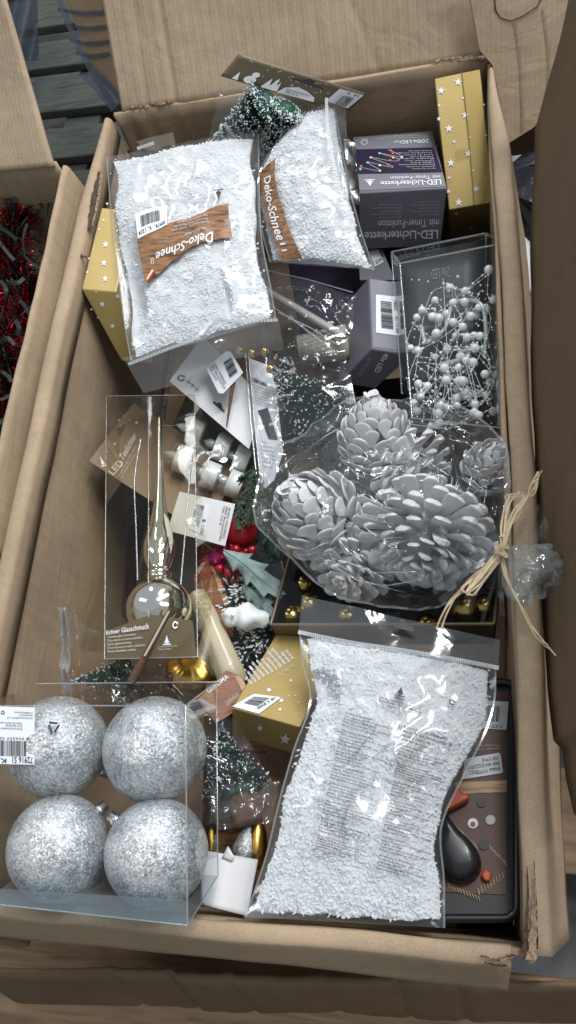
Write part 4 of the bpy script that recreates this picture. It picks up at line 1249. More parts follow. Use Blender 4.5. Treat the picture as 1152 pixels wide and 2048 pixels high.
for a_, b_ in list(zip(order, order[1:])) + [(r.randrange(len(pp)), r.randrange(len(pp))) for _ in range(16)]:
    a, b = pp[a_], pp[b_]
    if (a - b).length > .09: continue
    mid = (a + b) / 2 + V((r.gauss(0, .008), r.gauss(0, .008), r.gauss(0, .004)))
    C = spline([a, mid, b], 8)
    v, f = tube_mesh(C, .0004, 4)
    k = len(wv_)
    wv_ += v; wf_ += [tuple(i + k for i in q) for q in f]
    for t in range(2, len(C) - 1, r.choice((2, 3, 3))):
        k = len(bv)
        rad = r.choice((.0011, .0014, .0018))
        bv += [C[t] + v * rad for v in ico]
        bf_ += [tuple(i + k for i in q) for q in icf]
for _ in range(120):
    p = TP.at(r.uniform(812, 996), r.uniform(545, 850), -r.uniform(.004, .028))
    k = len(bv); rad = r.choice((.0011, .0013, .0019))
    bv += [p + v * rad for v in ico]; bf_ += [tuple(i + k for i in q) for q in icf]
for _ in range(9):
    C = spline([TP.at(r.uniform(815, 994), r.uniform(540, 850), -r.uniform(.004, .03)) for _ in range(5)], 14)
    v, f = tube_mesh(C, .0004, 4)
    k = len(wv_)
    wv_ += v; wf_ += [tuple(i + k for i in q) for q in f]
    for t in range(1, len(C) - 1, 3):
        k = len(bv); rad = r.choice((.0011, .0014, .0018))
        bv += [C[t] + v * rad for v in ico]; bf_ += [tuple(i + k for i in q) for q in icf]
new('wire', wv_, wf_, M['thread'], gar, True)
new('small_beads', bv, bf_, M['pearl'], gar, True, kind='stuff')
for pts in ([(900, 590), (940, 585), (965, 600), (972, 650), (968, 700)], [(842, 640), (848, 668), (860, 668), (890, 640), (900, 600)], [(915, 690), (970, 680)], [(880, 715), (925, 705)], [(925, 785), (965, 770)], [(825, 780), (855, 768)], [(855, 845), (900, 832)]):
    v, f = tube_mesh(spline([TP.at(x, y, -.014) for x, y in pts], 8), .0022, 8)
    new('cable', v, f, M['clearflame'], gar, True)
v, f = tube_mesh([TP.at(1000 - 2 * math.sin(k), 620 + k * 7, -.012 - .004 * math.cos(k * .8)) for k in range(32)], .003, 8)
new('cable', v, f, M['clearflame'], gar, True)
# ================================================================== BAG OF WHITE PINE CONES
def scale_mesh(name, fat, tipw):
    """one cone scale: grows along +Y, flat side up +Z, thick shield at the tip"""
    secs = [(0, .30, .10, 0), (.35, .70, .12, .02), (.62, 1.02, .15, .05), (.82, 1.08 * tipw, .22 * fat, .07), (.94, .88 * tipw, .24 * fat, .06), (1.01, .45 * tipw, .14 * fat, .03)]
    if name == 'open_scale':
        secs = [(0, .40, .14, 0), (.35, .58, .20, .0), (.70, .74, .30, .03), (.92, .80, .46 * fat, .05), (.985, .72 * tipw, .46 * fat, .05), (1.0, .40 * tipw, .26 * fat, .05)]
    vs, fs = [], []
    n = 10
    for (y, w, t, dz) in secs:
        for k in range(n):
            an = k / n * 6.283
            cx, sz = math.cos(an), math.sin(an)
            vs.append(V((w * .5 * math.copysign(abs(cx) ** .8, cx), y - .10 * w * abs(cx) ** 2 * (y > .6), dz + t * .5 * sz - .05 * w * cx * cx)))
    for j in range(len(secs) - 1):
        for k in range(n):
            fs.append((j * n + k, j * n + (k + 1) % n, (j + 1) * n + (k + 1) % n, (j + 1) * n + k))
    fs.append(tuple(range((len(secs) - 1) * n, len(secs) * n)))
    return rawmesh('scale', vs, fs, M['cone'], name != 'open_scale')
SC = [scale_mesh('scale', 1.0, 1.0), scale_mesh('scale', 1.25, .9), scale_mesh('scale', .8, 1.1)]
SO = [scale_mesh('open_scale', 1.0, 1.0), scale_mesh('open_scale', 1.25, .85), scale_mesh('open_scale', .85, 1.1)]
def pine_cone(label, c, axis, length, rad, n, size, spread, seed, lean0=-.35, lean1=1.15, tw=1.0, SM=SC, tmax=1.0):
    """c = middle of the base; scales in a golden-angle spiral"""
    x, y, a = frame_of(axis)
    root = thing('pine_cone', c, label, 'pine cone', 'white pine cones in the clear bag')
    lathe('core', root, c, a, [(length * .12, rad * .08), (length * .32, rad * .34), (length * .7, rad * .26), (length * .96, rad * .06)], M['cone_core'], 12)
    r = random.Random(seed)
    for i in range(n):
        t = (i + .5) / n * tmax
        ph = i * 2.39996 + r.gauss(0, .05)
        R = rad * (math.sin(math.pi * (.16 + .80 * t)) ** .75) if SM is SC else rad * (math.sin(math.pi * (.035 + .88 * t)) ** .8) * r.uniform(.9, 1.06)
        el = lerp(lean0, lean1, t ** 1.1) + r.gauss(0, .10 if SM is SC else .13)
        o = x * math.cos(ph) + y * math.sin(ph)
        d = (o * math.cos(el) + a * math.sin(el)).normalized()
        sl = max(R * spread, size * .7)
        w = size * (.62 + .5 * math.sin(math.pi * (.12 + .72 * t))) * tw * r.uniform(.82, 1.15)
        p = c + a * (length * (.05 + .80 * t)) + o * max(0, R - sl) - a * (sl * math.sin(el) * .45)
        if SM is SC:
            # closed cone: scales lie like shingles along the flank, tips a little proud
            tt_ = t ** .92
            f_ = lambda q: rad * (max(0, math.sin(math.pi * (.10 + .87 * q))) ** .62) * (1 - .22 * q)
            R, slope = f_(tt_), (f_(tt_ + .03) - f_(tt_ - .03)) / (.06 * length)
            d = (a + o * (slope + .50 + r.gauss(0, .10))).normalized()
            sl = size * 1.25 * (1 - .35 * t)
            w = size * 1.12 * (1 - .50 * t) * r.uniform(.86, 1.12)
            p = c + a * (length * tt_) + o * (R - size * .42) - d * sl * .35
        sx = a.cross(o).normalized()
        up = sx.cross(d)
        Mx = Matrix((sx, d, up)).transposed().to_4x4()
        Mx = Matrix.Translation(p) @ Mx @ Matrix.Rotation(r.gauss(0, .16), 4, 'Y') @ Matrix.Diagonal((w, sl * r.uniform(.93, 1.07), w * .46, 1))
        inst('scale', SM[i % 3], Mx, root)
    return root
toward = lambda x, y, z: (CAM - U(x, y, z)).normalized()
CR, CU, CT = ROT @ V((1, 0, 0)), ROT @ V((0, 1, 0)), ROT @ V((0, 0, 1))     # right, up and towards the viewer
def dirn(a, b, c): return (CR * a + CU * b + CT * c).normalized()
pine_cone('closed white pine cone at the top of the bag by flocked tree', U(756, 942, .235), dirn(-.12, .74, .52), .086, .0450, 98, .0215, .50, 1, -.45, 1.2)
pine_cone('white pine cone with closed rosette at the bag corner by berries', U(675, 1066, .225), dirn(-.50, .42, .66), .096, .0520, 100, .0230, .50, 2, -.45, 1.2)
pine_cone('large open white pine cone nearest the raffia knot', U(828, 1146, .290), dirn(.30, .72, -.55), .102, .0690, 120, .0200, .55, 3, -.9, .7, .95, SO, .9)
pine_cone('small white pine cone by the right rim in the bag', U(962, 965, .240), dirn(.1, .5, .75), .058, .031, 75, .0135, .5, 4, -.4, 1.1)
pine_cone('open white pine cone between the others under the film', U(880, 985, .262), dirn(-.55, .55, -.45), .085, .0480, 85, .0160, .55, 5, -.9, .8, .95, SO, .9)
pine_cone('open white pine cone low in the bag above gold ornaments', U(676, 1165, .262), dirn(.45, .45, -.65), .070, .0440, 80, .0155, .55, 6, -.9, .8, .95, SO, .9)
out = [(528, 920), (560, 890), (612, 865), (660, 820), (715, 797), (790, 793), (850, 800), (915, 808), (965, 835), (998, 868), (1016, 910), (1020, 970), (1014, 1030), (1006, 1085), (990, 1125), (945, 1175), (885, 1212), (820, 1222), (755, 1214), (690, 1200), (630, 1165), (590, 1125), (545, 1082), (512, 1050), (505, 1010), (515, 960)]
cb = thing('pine_cone_bag', U(770, 1010, .19), 'clear cellophane bag of white pine cones tied with raffia', 'bag')
oc = (770, 1010)
def outl(t):
    k = t * len(out); i = int(k) % len(out); j = (i + 1) % len(out)
    return lerp(out[i][0], out[j][0], k - int(k)), lerp(out[i][1], out[j][1], k - int(k))
def dome(top):
    def f(u, v):
        ox, oy = outl(u % 1.0)
        k = v
        x, y = lerp(oc[0], ox, k), lerp(oc[1], oy, k)
        zz = .246 + (.078 if top else -.05) * (1 - k ** 2.6)
        if x > 900: zz += .055 * ((x - 900) / 110) ** 1.5 * (.4 + .6 * k) * (1 if top else .9)
        p = U(x, y, zz)
        rad = nz((math.cos(u * 6.283) * 6, math.sin(u * 6.283) * 6, k), 1, 5)
        cr = (1 - abs(nz(p, 20, 4))) ** 3 * .010 + (1 - abs(nz(p, 48, 7))) ** 3 * .006 + .005 * rad * k + .0012 * nz(p, 160, 2)
        return p + V((0, 0, 1)) * (cr - .010)
    return f
sheet('film', cb, dome(True), 220, 80, M['film_c'])
sheet('film', cb, dome(False), 60, 16, M['film_c'])
dm = dome(True)
glint_creases(cb, lambda u, v: dm((u * 1.0) % 1.0, .25 + .7 * v) + V((0, 0, .0008)), 34, 8, step=.06, r_=.0005)
new('film_edge', *ribbon([dm(k / 90 % 1.0, 1.0) + V((0, 0, .001)) for k in range(91)], .0022), M['pvc_e'], cb)
# gathered folds running to the knot, and the puff beyond it
K = U(1006, 1098, .345)
r = random.Random(9)
for i in range(16):
    an = 2.2 + i * .17
    e = U(1006 + 150 * math.cos(an) + r.uniform(-20, 20), 1098 - 150 * math.sin(an) * 1.0 + r.uniform(-20, 20), .300)
    if PX(e)[0] > 1010: continue
    new('fold', *ribbon([K + V((0, 0, -.004)), lerp(K, e, .5) + V((r.gauss(0, .003), r.gauss(0, .003), .006)), e], .006, r.uniform(-.8, .8)), M['film_c'], cb, True)
def puff(u, v):
    # a crumpled frill beyond the knot
    c = U(1056, 1140, .335)
    ax = (c - K)
    x, y, a = frame_of(ax)
    t = v
    R = (.004 + .030 * math.sin(min(1, t * 1.08) * 2.3) ** 1.0)
    an = u * 6.283
    p = K + ax * (t * 1.75) + (x * math.cos(an) * .75 + y * math.sin(an)) * R
    return p + (p - K - ax * t).normalized() * (.006 * abs(nz(p, 70, 3)) * 2 - .004 + .003 * math.sin(an * 7) * t)
sheet('frill', cb, puff, 90, 40, film('frosted_frill', (.90, .94, .955), .07, .07, .6, .3, 60, haze=.10))
sheet('frill', cb, lambda u, v: U(*bil([(1075, 1005), (1098, 1050), (1096, 1125), (1060, 1080)], u, v), .33 + .006 * math.sin(u * 8 + v * 5)), 8, 12, M['film_c'], smooth=False)
bow = thing('raffia_bow', K, 'natural raffia tie with loose ends round the cone bag neck', 'raffia tie')
RB = random.Random(31)
def raf(pts, w, zs):
    for k_ in range(3):
        # raffia splits into thin fibres that part towards the ends
        new('strand', *ribbon([U(x + RB.gauss(0, 1.6) * (1 + i * .5), y + RB.gauss(0, 1.6) * (1 + i * .5), zs + RB.uniform(-.001, .0015)) for i, (x, y) in enumerate(pts)], w * RB.uniform(.28, .55), RB.uniform(-.5, .6)), M['raffia'], bow)
raf([(1004, 1100), (1012, 1060), (1032, 1015), (1058, 985), (1082, 944)], .0042, .352)
raf([(1004, 1098), (1022, 1050), (1050, 1000), (1066, 978), (1078, 950)], .0032, .356)
raf([(1006, 1100), (1010, 1040), (1018, 1000), (1038, 985), (1050, 990), (1040, 1020), (1014, 1075)], .0030, .354)
raf([(1002, 1096), (1004, 1050), (1014, 1008), (1026, 990), (1044, 984)], .0030, .351)
raf([(1006, 1098), (985, 1120), (960, 1145), (942, 1165), (932, 1182), (940, 1186), (965, 1165), (1000, 1112)], .0034, .350)
raf([(1004, 1100), (975, 1130), (948, 1152), (925, 1178), (905, 1200), (886, 1225), (876, 1258)], .0034, .347)
raf([(1006, 1102), (980, 1135), (955, 1160), (936, 1180)], .0044, .351)
raf([(1004, 1104), (1010, 1150), (1030, 1190), (1052, 1232), (1070, 1272), (1102, 1304)], .0028, .349)
raf([(1002, 1102), (1006, 1135), (1016, 1165), (1022, 1180)], .0026, .348)
raf([(990, 1085), (1000, 1100), (1016, 1110)], .0055, .356)
raf([(992, 1105), (1004, 1096), (1018, 1092)], .0050, .357)
# ================================================================== SILVER BAUBLES IN THEIR CLEAR BOX
bp_ = thing('bauble_box', U(200, 1600, .265), 'clear plastic box with four silver glitter baubles on the near rim', 'plastic box')
fz = .357
FQ = [(-34, 1412, fz), (371, 1411, fz), (375, 1851, fz - .012), (-30, 1806, fz - .012)]
P = [U3(p) for p in FQ]
dv = U(433, 1364, .272) - P[1]
Pb_ = [p + dv for p in P]
Pb_[3] = P[3] + dv * .9; Pb_[2] = P[2] + dv * .9
nT = Plane(P[0], P[1], P[3], True).n
face(bp_, P, seed=11)
face(bp_, [Pb_[0], Pb_[1], P[1], P[0]], seed=12)
face(bp_, [P[1], Pb_[1], Pb_[2], P[2]], seed=13)
face(bp_, [P[3], P[2], Pb_[2], Pb_[3]], 'pvc_blue', seed=14)
for a, b in ((P[0], P[1]), (P[1], P[2]), (P[2], P[3]), (Pb_[0], Pb_[1]), (P[1], Pb_[1]), (Pb_[1], Pb_[2]), (P[2], Pb_[2])):
    edgebar(bp_, a, b, .0007)
FP = Plane(P[0], P[1], P[3], True)
blue = sheet('bottom_lip', bp_, lambda u, v: FP.at(*bil([(-30, 1776), (372, 1800), (374, 1848), (-30, 1806)], u, v), -.0008), 8, 4, M['pvc_blue'])
c2 = lambda x, y: (x * .4, 1340 + y * .4)
stk = patch('price_sticker', bp_, FP, [c2(-80, 180), c2(176, 188), c2(174, 474), c2(-80, 468)], M['label'], .0009, .0005)
lettering(stk, on(FP, [c2(168, 468), c2(66, 466), c2(66, 432), c2(168, 434)]), '72916 51', M['ink'], .0014, .012)
lettering(stk, on(FP, [c2(36, 466), c2(-30, 464), c2(-30, 440), c2(36, 442)]), 'K. 1', M['ink'], .0014, .012)
bars(stk, on(FP, [c2(134, 432), c2(-70, 428), c2(-70, 348), c2(134, 356)]), M['ink'], 40, .0014, 7)
lettering(stk, on(FP, [c2(150, 352), c2(-60, 346), c2(-60, 334), c2(150, 338)]), '4 006339 026487', M['ink'], .0014, .004, 0, 1)
lettering(stk, on(FP, [c2(114, 302), c2(-30, 296), c2(-30, 256), c2(114, 260)]), 'Dekorationsartikel!\nKein Spielzeug!\nNicht für Kinder geeignet!', M['ink'], .0014, .004, 0, 1)
lettering(stk, on(FP, [c2(168, 248), c2(40, 244), c2(40, 204), c2(168, 208)]), 'Gerd Rodermund GmbH & Co. KG\nSchwarzenweg 6-8\n71272 Mahlberg/Germany', M['ink'], .0014, .004, 0, 1)
arrow_ring(stk, on(FP, [c2(28, 224), c2(8, 222), c2(8, 202), c2(28, 204)]), M['ink'], .0014)
tri = [(240, 262), (302, 268), (268, 322)]
for i in range(3):
    a, b = tri[i], tri[(i + 1) % 3]
    a2 = (lerp(a[0], b[0], .12), lerp(a[1], b[1], .12)); b2 = (lerp(a[0], b[0], .80), lerp(a[1], b[1], .80))
    new('recycling_mark', *ribbon([FP.at(*c2(*a2), .0008), FP.at(*c2(*b2), .0008)], .0017), M['ink'], bp_)
for (x, y, rp, capd) in ((117, 1494, 101, (.72, -.5)), (310, 1498, 105, (-.8, -.5)), (118, 1695, 103, (.72, .62)), (313, 1705, 105, (-.8, .5))):
    z = .312
    c = U(x, y, z)
    R = rp / FPX * -(ROT.transposed() @ (c - CAM)).z * .985
    b = thing('silver_bauble', c - V((0, 0, R)), 'silver glitter bauble, one of four packed in the clear box', 'bauble', 'silver baubles in the clear box')
    lathe('ball', b, c - V((0, 0, R)), V((0, 0, 1)), [(R * (1 - math.cos(k / 40 * math.pi)), max(R * math.sin(k / 40 * math.pi), 1e-5)) for k in range(41)], M['glitter'], 64)
    d = (ROT @ V((capd[0], capd[1], -.25))).normalized()
    lathe('cap', b, c + d * R * .97, d, [(0, R * .13), (.004, R * .13), (.0045, R * .11), (.009, R * .11), (.0095, R * .03)], M['silver'], 20, rib=lambda an: .05 * math.sin(an * 10))
# ================================================================== GLASS TREE TOPPER IN ITS CLEAR BOX
tz0, tz1 = .228, .276
TPt = Plane((213, 790, tz0), (388, 790, tz0), (394, 1312, tz1))
tb = thing('tree_topper_box', TPt.at(300, 1200, -.06), 'tall clear box with brown card base against the left wall', 'plastic box')
q_ = [(213, 792), (389, 790), (395, 1314), (209, 1318)]
F4 = [TPt.at(*p) for p in q_]
dv = TPt.n * -.058
B4 = [p + dv for p in F4]
nT = TPt.n
face(tb, F4, 'pvc_amber', 12, 24, .0020, 21)
face(tb, [F4[0], B4[0], B4[3], F4[3]], 'pvc_amber', 6, 16, .001, 22)
face(tb, [F4[1], B4[1], B4[2], F4[2]], 'pvc_amber', 6, 16, .001, 23)
face(tb, [F4[0], F4[1], B4[1], B4[0]], 'pvc_amber', 6, 4, .001, 24)
for a, b in ((F4[0], F4[3]), (F4[1], F4[2]), (F4[0], F4[1]), (F4[3], F4[2]), (TPt.at(297, 791), TPt.at(297, 1235)), (B4[0], B4[1])):
    edgebar(tb, a, b, .0006)
for pts in ([(282, 880), (270, 960), (273, 1060), (276, 1160)], [(384, 905), (378, 980), (370, 1080), (362, 1170)]):
    v, f = tube_mesh(spline([TPt.at(x, y, .0012) for x, y in pts], 8), .0009, 5)
    new('bent_edge', v, f, M['pvc_e'], tb, True)
patch('card_base', tb, TPt, [(210, 1262), (300, 1228), (384, 1240), (393, 1316), (209, 1318)], M['umber'], -.0012, .0008)
Lc = lambda q, b, m='wprint', bold=0, sh=0, res=2: lettering(tb, on(TPt, q), b, M[m], .0006, bold, sh, res)
Lc([(213, 1262), (298, 1246), (299, 1256), (213, 1268)][:2] + [(299, 1258), (213, 1270)], 'Echter Glasschmuck', 'wprint', .006)
Lc([(216, 1272), (286, 1264), (294, 1300), (216, 1306)], 'Genuine glass decoration\nDécoration en verre véritable\nEchte glasversiering\nDecorazione in vetro autentico\nPravá skleněná ozdoba', 'lprint', 0, 0, 1)
polyprint('tree_emblem', tb, on(TPt, [(327, 1271), (341, 1270), (342, 1290), (326, 1291)]), [FIR], M['wprint'], .0008)
Lc([(316, 1292), (354, 1290), (355, 1300), (316, 1302)], 'Rodermund GmbH & Co. KG\nMahlberg - Germany', 'lprint', 0, 0, 1)
arrow_ring(tb, on(TPt, [(345, 1243), (357, 1242), (357, 1258), (345, 1259)]), M['wprint'], .0008)
tt = thing('tree_topper', TPt.at(298, 1250, -.03), 'mirrored silver glass tree topper with long spire', 'tree topper')
a0, a1 = TPt.at(298, 1252, -.030), TPt.at(303, 800, -.030)
AL = (a1 - a0).length
sx = AL / 452.0
rx_ = -(ROT.transposed() @ ((a0 + a1) / 2 - CAM)).z / FPX
prof = []
ctrl = [(0, 20), (10, 45), (30, 60), (52, 65), (72, 60), (90, 42), (98, 26), (104, 21), (112, 27), (118, 21), (126, 22), (140, 30), (160, 33.5), (178, 31), (205, 23), (240, 15.5), (275, 10.5), (320, 8), (380, 7), (430, 5.5), (448, 5), (452, 1)]
for i in range(len(ctrl) - 1):
    for k in range(5):
        t = k / 5
        prof.append((lerp(ctrl[i][0], ctrl[i + 1][0], t) * sx, lerp(ctrl[i][1], ctrl[i + 1][1], t) * rx_ * .96))
sm = [prof[0]] + [(prof[i][0], sum(prof[j][1] for j in range(max(0, i - 3), min(len(prof), i + 4))) / len(range(max(0, i - 3), min(len(prof), i + 4)))) for i in range(1, len(prof))]
lathe('glass_body', tt, a0, a1 - a0, sm, M['chrome'], 40)
# ================================================================== CARDS, TEA LIGHTS AND SMALL GOODS
def card(name, label, cat, S, poly, m, th=.0008, h=0.0):
    o = thing(name, S.at(*poly[0]) - S.n * .004, label, cat)
    prism('board', o, [S.at(x, y, h) for x, y in poly], S.n, th, M[m])
    return o
c7b = lambda x, y: (160 + x * .3646, 680 + y * .3646)
# ---- tea light pack
TS = Plane((178, 922, .208), (268, 806, .180), (430, 1082, .155))
tc_ = card('tea_light_pack', 'brown hang card of LED tea lights behind the tree topper', 'card', TS, [(178, 922), (236, 845), (268, 806), (520, 966), (430, 1084)], 'brown_card')
lettering(tc_, on(TS, [c7b(152, 722), c7b(213, 655), c7b(243, 680), c7b(183, 746)]), 'LED', M['wprint'], .001, .02)
lettering(tc_, on(TS, [c7b(212, 640), c7b(290, 505), c7b(312, 530), c7b(238, 668)]), 'Teelichter', M['wprint'], .001, 0)
lettering(tc_, on(TS, [c7b(205, 752), c7b(312, 560), c7b(335, 588), c7b(228, 768)]), 'Tealights, bougies LED, candele\nčajové svíčky, theelichtjes, mécses', M['lprint'], .001, 0, 0, 1)
polyprint('tree_emblem', tc_, on(TS, [c7b(95, 640), c7b(125, 640), c7b(148, 690), c7b(118, 700)]), [FIR], M['wprint'], .001)
prism('hang_hole', tc_, [TS.at(*c7b(230 + 30 * b * 1.6 + 26 * a, 495 - 58 * a + 18 * b), .0006) for a, b in EURO], TS.n, .0002, M['dark'])
for (x, y, s) in ((190, 572, 4), (310, 455, 4), (148, 612, 2), (240, 420, 2), (270, 440, 2), (215, 440, 2)):
    px_, py_ = c7b(x, y)
    polyprint('star', tc_, lambda u, v, h=0.0, a=px_, b=py_, S=TS: S.at(a + u, b + v, h), [star_poly(0, 0, s)], M['wprint'], .0008)
ax = (TS.at(300, 930) - TS.at(345, 948)).normalized()          # flames point this way
TL = []
for (x, y) in ((628, 555), (560, 705), (772, 640), (708, 790), (878, 700), (838, 838)):
    px_, py_ = c7b(x, y)
    c = TS.at(px_, py_, .019)
    dpt = -(ROT.transposed() @ (c - CAM)).z
    r_, h_ = 28 * dpt / FPX, 30 * dpt / FPX
    t = thing('tea_light', c - TS.n * r_, 'white LED tea light under the clear blister of the brown card', 'tea light', 'six LED tea lights')
    b0 = c - ax * h_ * .5
    lathe('cup', t, b0, ax, [(0, r_ * .96), (.001, r_), (h_ * .96, r_), (h_, r_ * .96), (h_ * .97, r_ * .86), (h_ * .93, r_ * .3)], M['plastic_w'], 36)
    lathe('flame', t, b0 + ax * h_ * .92, ax, [(0, r_ * .22), (h_ * .25, r_ * .34), (h_ * .55, r_ * .30), (h_ * .85, r_ * .12), (h_ * 1.0, .0002)], M['clearflame'], 16)
def blister(u, v):
    q = [c7b(420, 500), c7b(600, 460), c7b(960, 720), c7b(800, 930)]
    p = TS.at(*bil([c7b(430, 690), c7b(600, 460), c7b(985, 700), c7b(800, 930)], u, v))
    e = min(1, min(u, 1 - u) * 9) * min(1, min(v, 1 - v) * 9)
    return p + TS.n * (.002 + .037 * e ** .6 + .0012 * nz(p, 60, 3))
sheet('blister', tc_, blister, 40, 30, M['pvc'])
# ---- tag under it
S = Plane((359, 983, .225), (470, 1008, .225), (335, 1061, .215))
tg = card('white_tag', 'white tag with small barcode sticker below the tea lights', 'tag', S, [(359, 983), (470, 1008), (450, 1092), (335, 1061)], 'white')
stp = patch('price_sticker', tg, S, [(396, 1005), (421, 1011), (410, 1072), (380, 1058)], M['label'], .0008, .0004)
bars(stp, on(S, [(410, 1012), (398, 1056), (382, 1050), (394, 1008)]), M['grey_ink'], 16, .0014, 6)
lettering(stp, on(S, [(413, 1040), (407, 1070), (400, 1068), (406, 1038)]), 'K. 1188', M['ink'], .0014, .01)
lettering(tg, on(S, [(463, 1016), (448, 1084), (432, 1079), (446, 1011)]), 'Artikel: 70727EH22\nEAN: 4061562230461\nUVP: 7,99 €', M['ink'], .001, .006, 0, 1)
# ---- white hang card with swing label
S = Plane((339, 762, .220), (400, 680, .215), (495, 897, .185))
wc = card('hang_card', 'white hang card with slot and recycling signs below the snow bag', 'card', S, [(339, 762), (405, 672), (530, 800), (498, 898)], 'white')
prism('hang_hole', wc, [S.at(*c7b(762 + 62 * a - 20 * b, 368 + 56 * a + 40 * b), .0006) for a, b in EURO], S.n, .0002, M['dark'])
arrow_ring(wc, on(S, [c7b(530, 195), c7b(575, 190), c7b(580, 225), c7b(535, 230)]), M['ink'], .0009)
for (x, y) in ((595, 232), (618, 250), (640, 272)):
    a_, b_ = c7b(x, y)
    new('care_symbol', *ribbon([S.at(a_ - 4, b_ - 4, .0008), S.at(a_ + 4, b_ + 4, .0008)], .0006), M['ink'], wc)
    new('care_symbol', *ribbon([S.at(a_ + 4, b_ - 4, .0008), S.at(a_ - 4, b_ + 4, .0008)], .0006), M['ink'], wc)
S2 = Plane((413, 738, .232), (455, 702, .236), (441, 787, .226))
sw = card('price_tag', 'small white price tag with barcode hung over the white card', 'tag', S2, [(413, 738), (418, 732), (452, 702), (462, 704), (486, 745), (480, 752), (446, 787), (437, 786)], 'label')
bars(sw, on(S2, [c7b(830, 95), c7b(868, 180), c7b(825, 215), c7b(788, 125)]), M['ink'], 16, .0009, 8)
lettering(sw, on(S2, [c7b(742, 120), c7b(812, 250), c7b(775, 285), c7b(706, 155)]), 'Artikel: 70985EH22\nEAN: 4061562237514\nUVP: 2,79 €', M['ink'], .0009, .006, 0, 1)
stk_ = tag(new('garden_stake', *tube_mesh([U(470, 735, .225), U(464, 780, .222), U(459, 815, .218), U(453, 854, .212)], lambda t: .003 * (1 - t) + .0008, 8), M['stump'], None, True), 'thin brown pointed stake across the white hang card', 'stake')
# ---- white instruction card in a blister
S = Plane((497, 728, .205), (548, 742, .205), (520, 985, .190))
gc = card('blister_card', 'narrow white instruction card in clear blister beside the flocked tree', 'card', S, [(497, 716), (549, 735), (566, 905), (548, 960), (522, 985)], 'white')
lettering(gc, on(S, [(505, 755), (535, 767), (536, 775), (506, 763)]), 'GEROMA', M['ink'], .001, .02)
lettering(gc, on(S, [(506, 767), (538, 779), (546, 820), (512, 808)]), 'Bedienungsanleitung\nBatterien einlegen und\nSchalter auf ON stellen\nTimer: 6 Stunden an,\n18 Stunden aus\nNur für innen geeignet\nVor Nässe schützen', M['grey_ink'], .001, 0, 0, 1)
lettering(gc, on(S, [(520, 880), (548, 885), (552, 940), (526, 935)]), 'Safety note\nFor indoor use only\nKeep away from fire\nDo not open the case\nNot a toy, keep away\nfrom small children\nRecycle batteries', M['grey_ink'], .001, 0, 0, 1)
patch('device_picture', gc, S, [(516, 822), (536, 816), (556, 880), (538, 878)], M['dark'], .001)
sheet('blister', gc, lambda u, v: S.at(*bil([(492, 705), (552, 730), (590, 930), (522, 1000)], u, v), .004 + .009 * math.sin(3.14 * u) ** .5 + .002 * nz((u * 5, v * 12, 1))), 12, 30, M['film_c'])
for pts in ([(494, 712), (505, 850), (520, 990)], [(500, 712), (512, 850), (527, 988)]):
    v, f = tube_mesh([S.at(x, y, .006) for x, y in pts], .0009, 5)
    new('blister_edge', v, f, M['pvc_e'], gc, True)
for i, (x, y) in enumerate(((503, 706), (528, 703), (541, 738), (478, 700))):
    c = U(x, y, .235)
    o = thing('gold_bell', c - V((0, 0, .005)), 'tiny gold bead bell under the snow bag header', 'bell', 'tiny gold bells')
    lathe('shell', o, c - V((0, 0, .005)), V((.1, -.1, 1)), [(.005 - .005 * math.cos(k / 10 * math.pi), max(.0052 * math.sin(k / 10 * math.pi), 1e-5)) for k in range(11)], M['gold_foil'], 18)
    lathe('ring', o, c + V((0, 0, .004)), V((.1, -.1, 1)), [(0, .0022), (.0015, .0022), (.0018, .0012)], M['gold'], 12)
# ---- clear bag with champagne rod and paper scroll
rod0, rod1 = U(528, 578, .222), U(690, 674, .215)
rod = tag(new('rod', *tube_mesh([lerp(rod0, rod1, k / 8) for k in range(9)], .0048, 16), M['rod'], None, True), 'pale champagne round rod in clear film beside the grey box', 'rod')
scb = lathe('paper_scroll', None, U(600, 702, .185), U(690, 684, .185) - U(600, 702, .185), [(0, .019), (.06, .021)], M['paper'], 28)
tag(scb, 'cream paper wrapped roll with printed text under the rod', 'paper roll')
S = Plane((597, 680, .205), (680, 662, .205), (600, 740, .195))
lettering(scb, on(S, [(600, 672), (672, 650), (676, 706), (606, 728)]), 'Geschenkband aus Naturfaser\nnur zu Dekorationszwecken\nDecorative ribbon, not a toy\nRuban décoratif, ne convient\npas aux enfants de moins\nde trois ans. Nastro\ndecorativo, non adatto', M['ink'], .004, .0, 0, 1)
clf = thing('clear_bag', U(620, 650, .20), 'long clear bag folded over the rod and paper roll', 'bag')
sheet('film', clf, facet(lambda u, v: U(*bil([(520, 520), (712, 590), (690, 745), (520, 690)], u, v), .238 - .012 * v + .01 * math.sin(u * 3.14)), 8, .007), 44, 34, M['film_c'])
for pts in ([(530, 540), (620, 560), (706, 585)], [(556, 625), (620, 655), (676, 690)], [(540, 610), (600, 650), (672, 705)]):
    v, f = tube_mesh([U(x, y, .244) for x, y in pts], .0008, 5)
    new('fold_edge', v, f, M['pvc_e'], clf, True)
ctb = thing('clear_bag', U(620, 800, .2), 'crinkled clear bag around the lying flocked tree', 'bag')
sheet('film', ctb, facet(lambda u, v: U(*bil([(528, 700), (700, 745), (720, 850), (540, 890)], u, v), .268 - .01 * v + .006 * math.sin(u * 3.14)), 9, .003), 44, 40, M['film'])
S = Plane((742, 500, .18), (768, 500, .18), (760, 550, .17))
bx = card('small_box', 'dark grey box end with white number sticker under snow bag', 'box', S, [(716, 492), (765, 500), (790, 560), (720, 560)], 'grey_lt', .03)
patch('price_sticker', bx, S, [(738, 504), (756, 500), (768, 524), (750, 534)], M['label'], .0008)
lettering(bx, on(S, [(753, 529), (765, 521), (762, 515), (750, 523)]), '75144', M['ink'], .0014, .01)
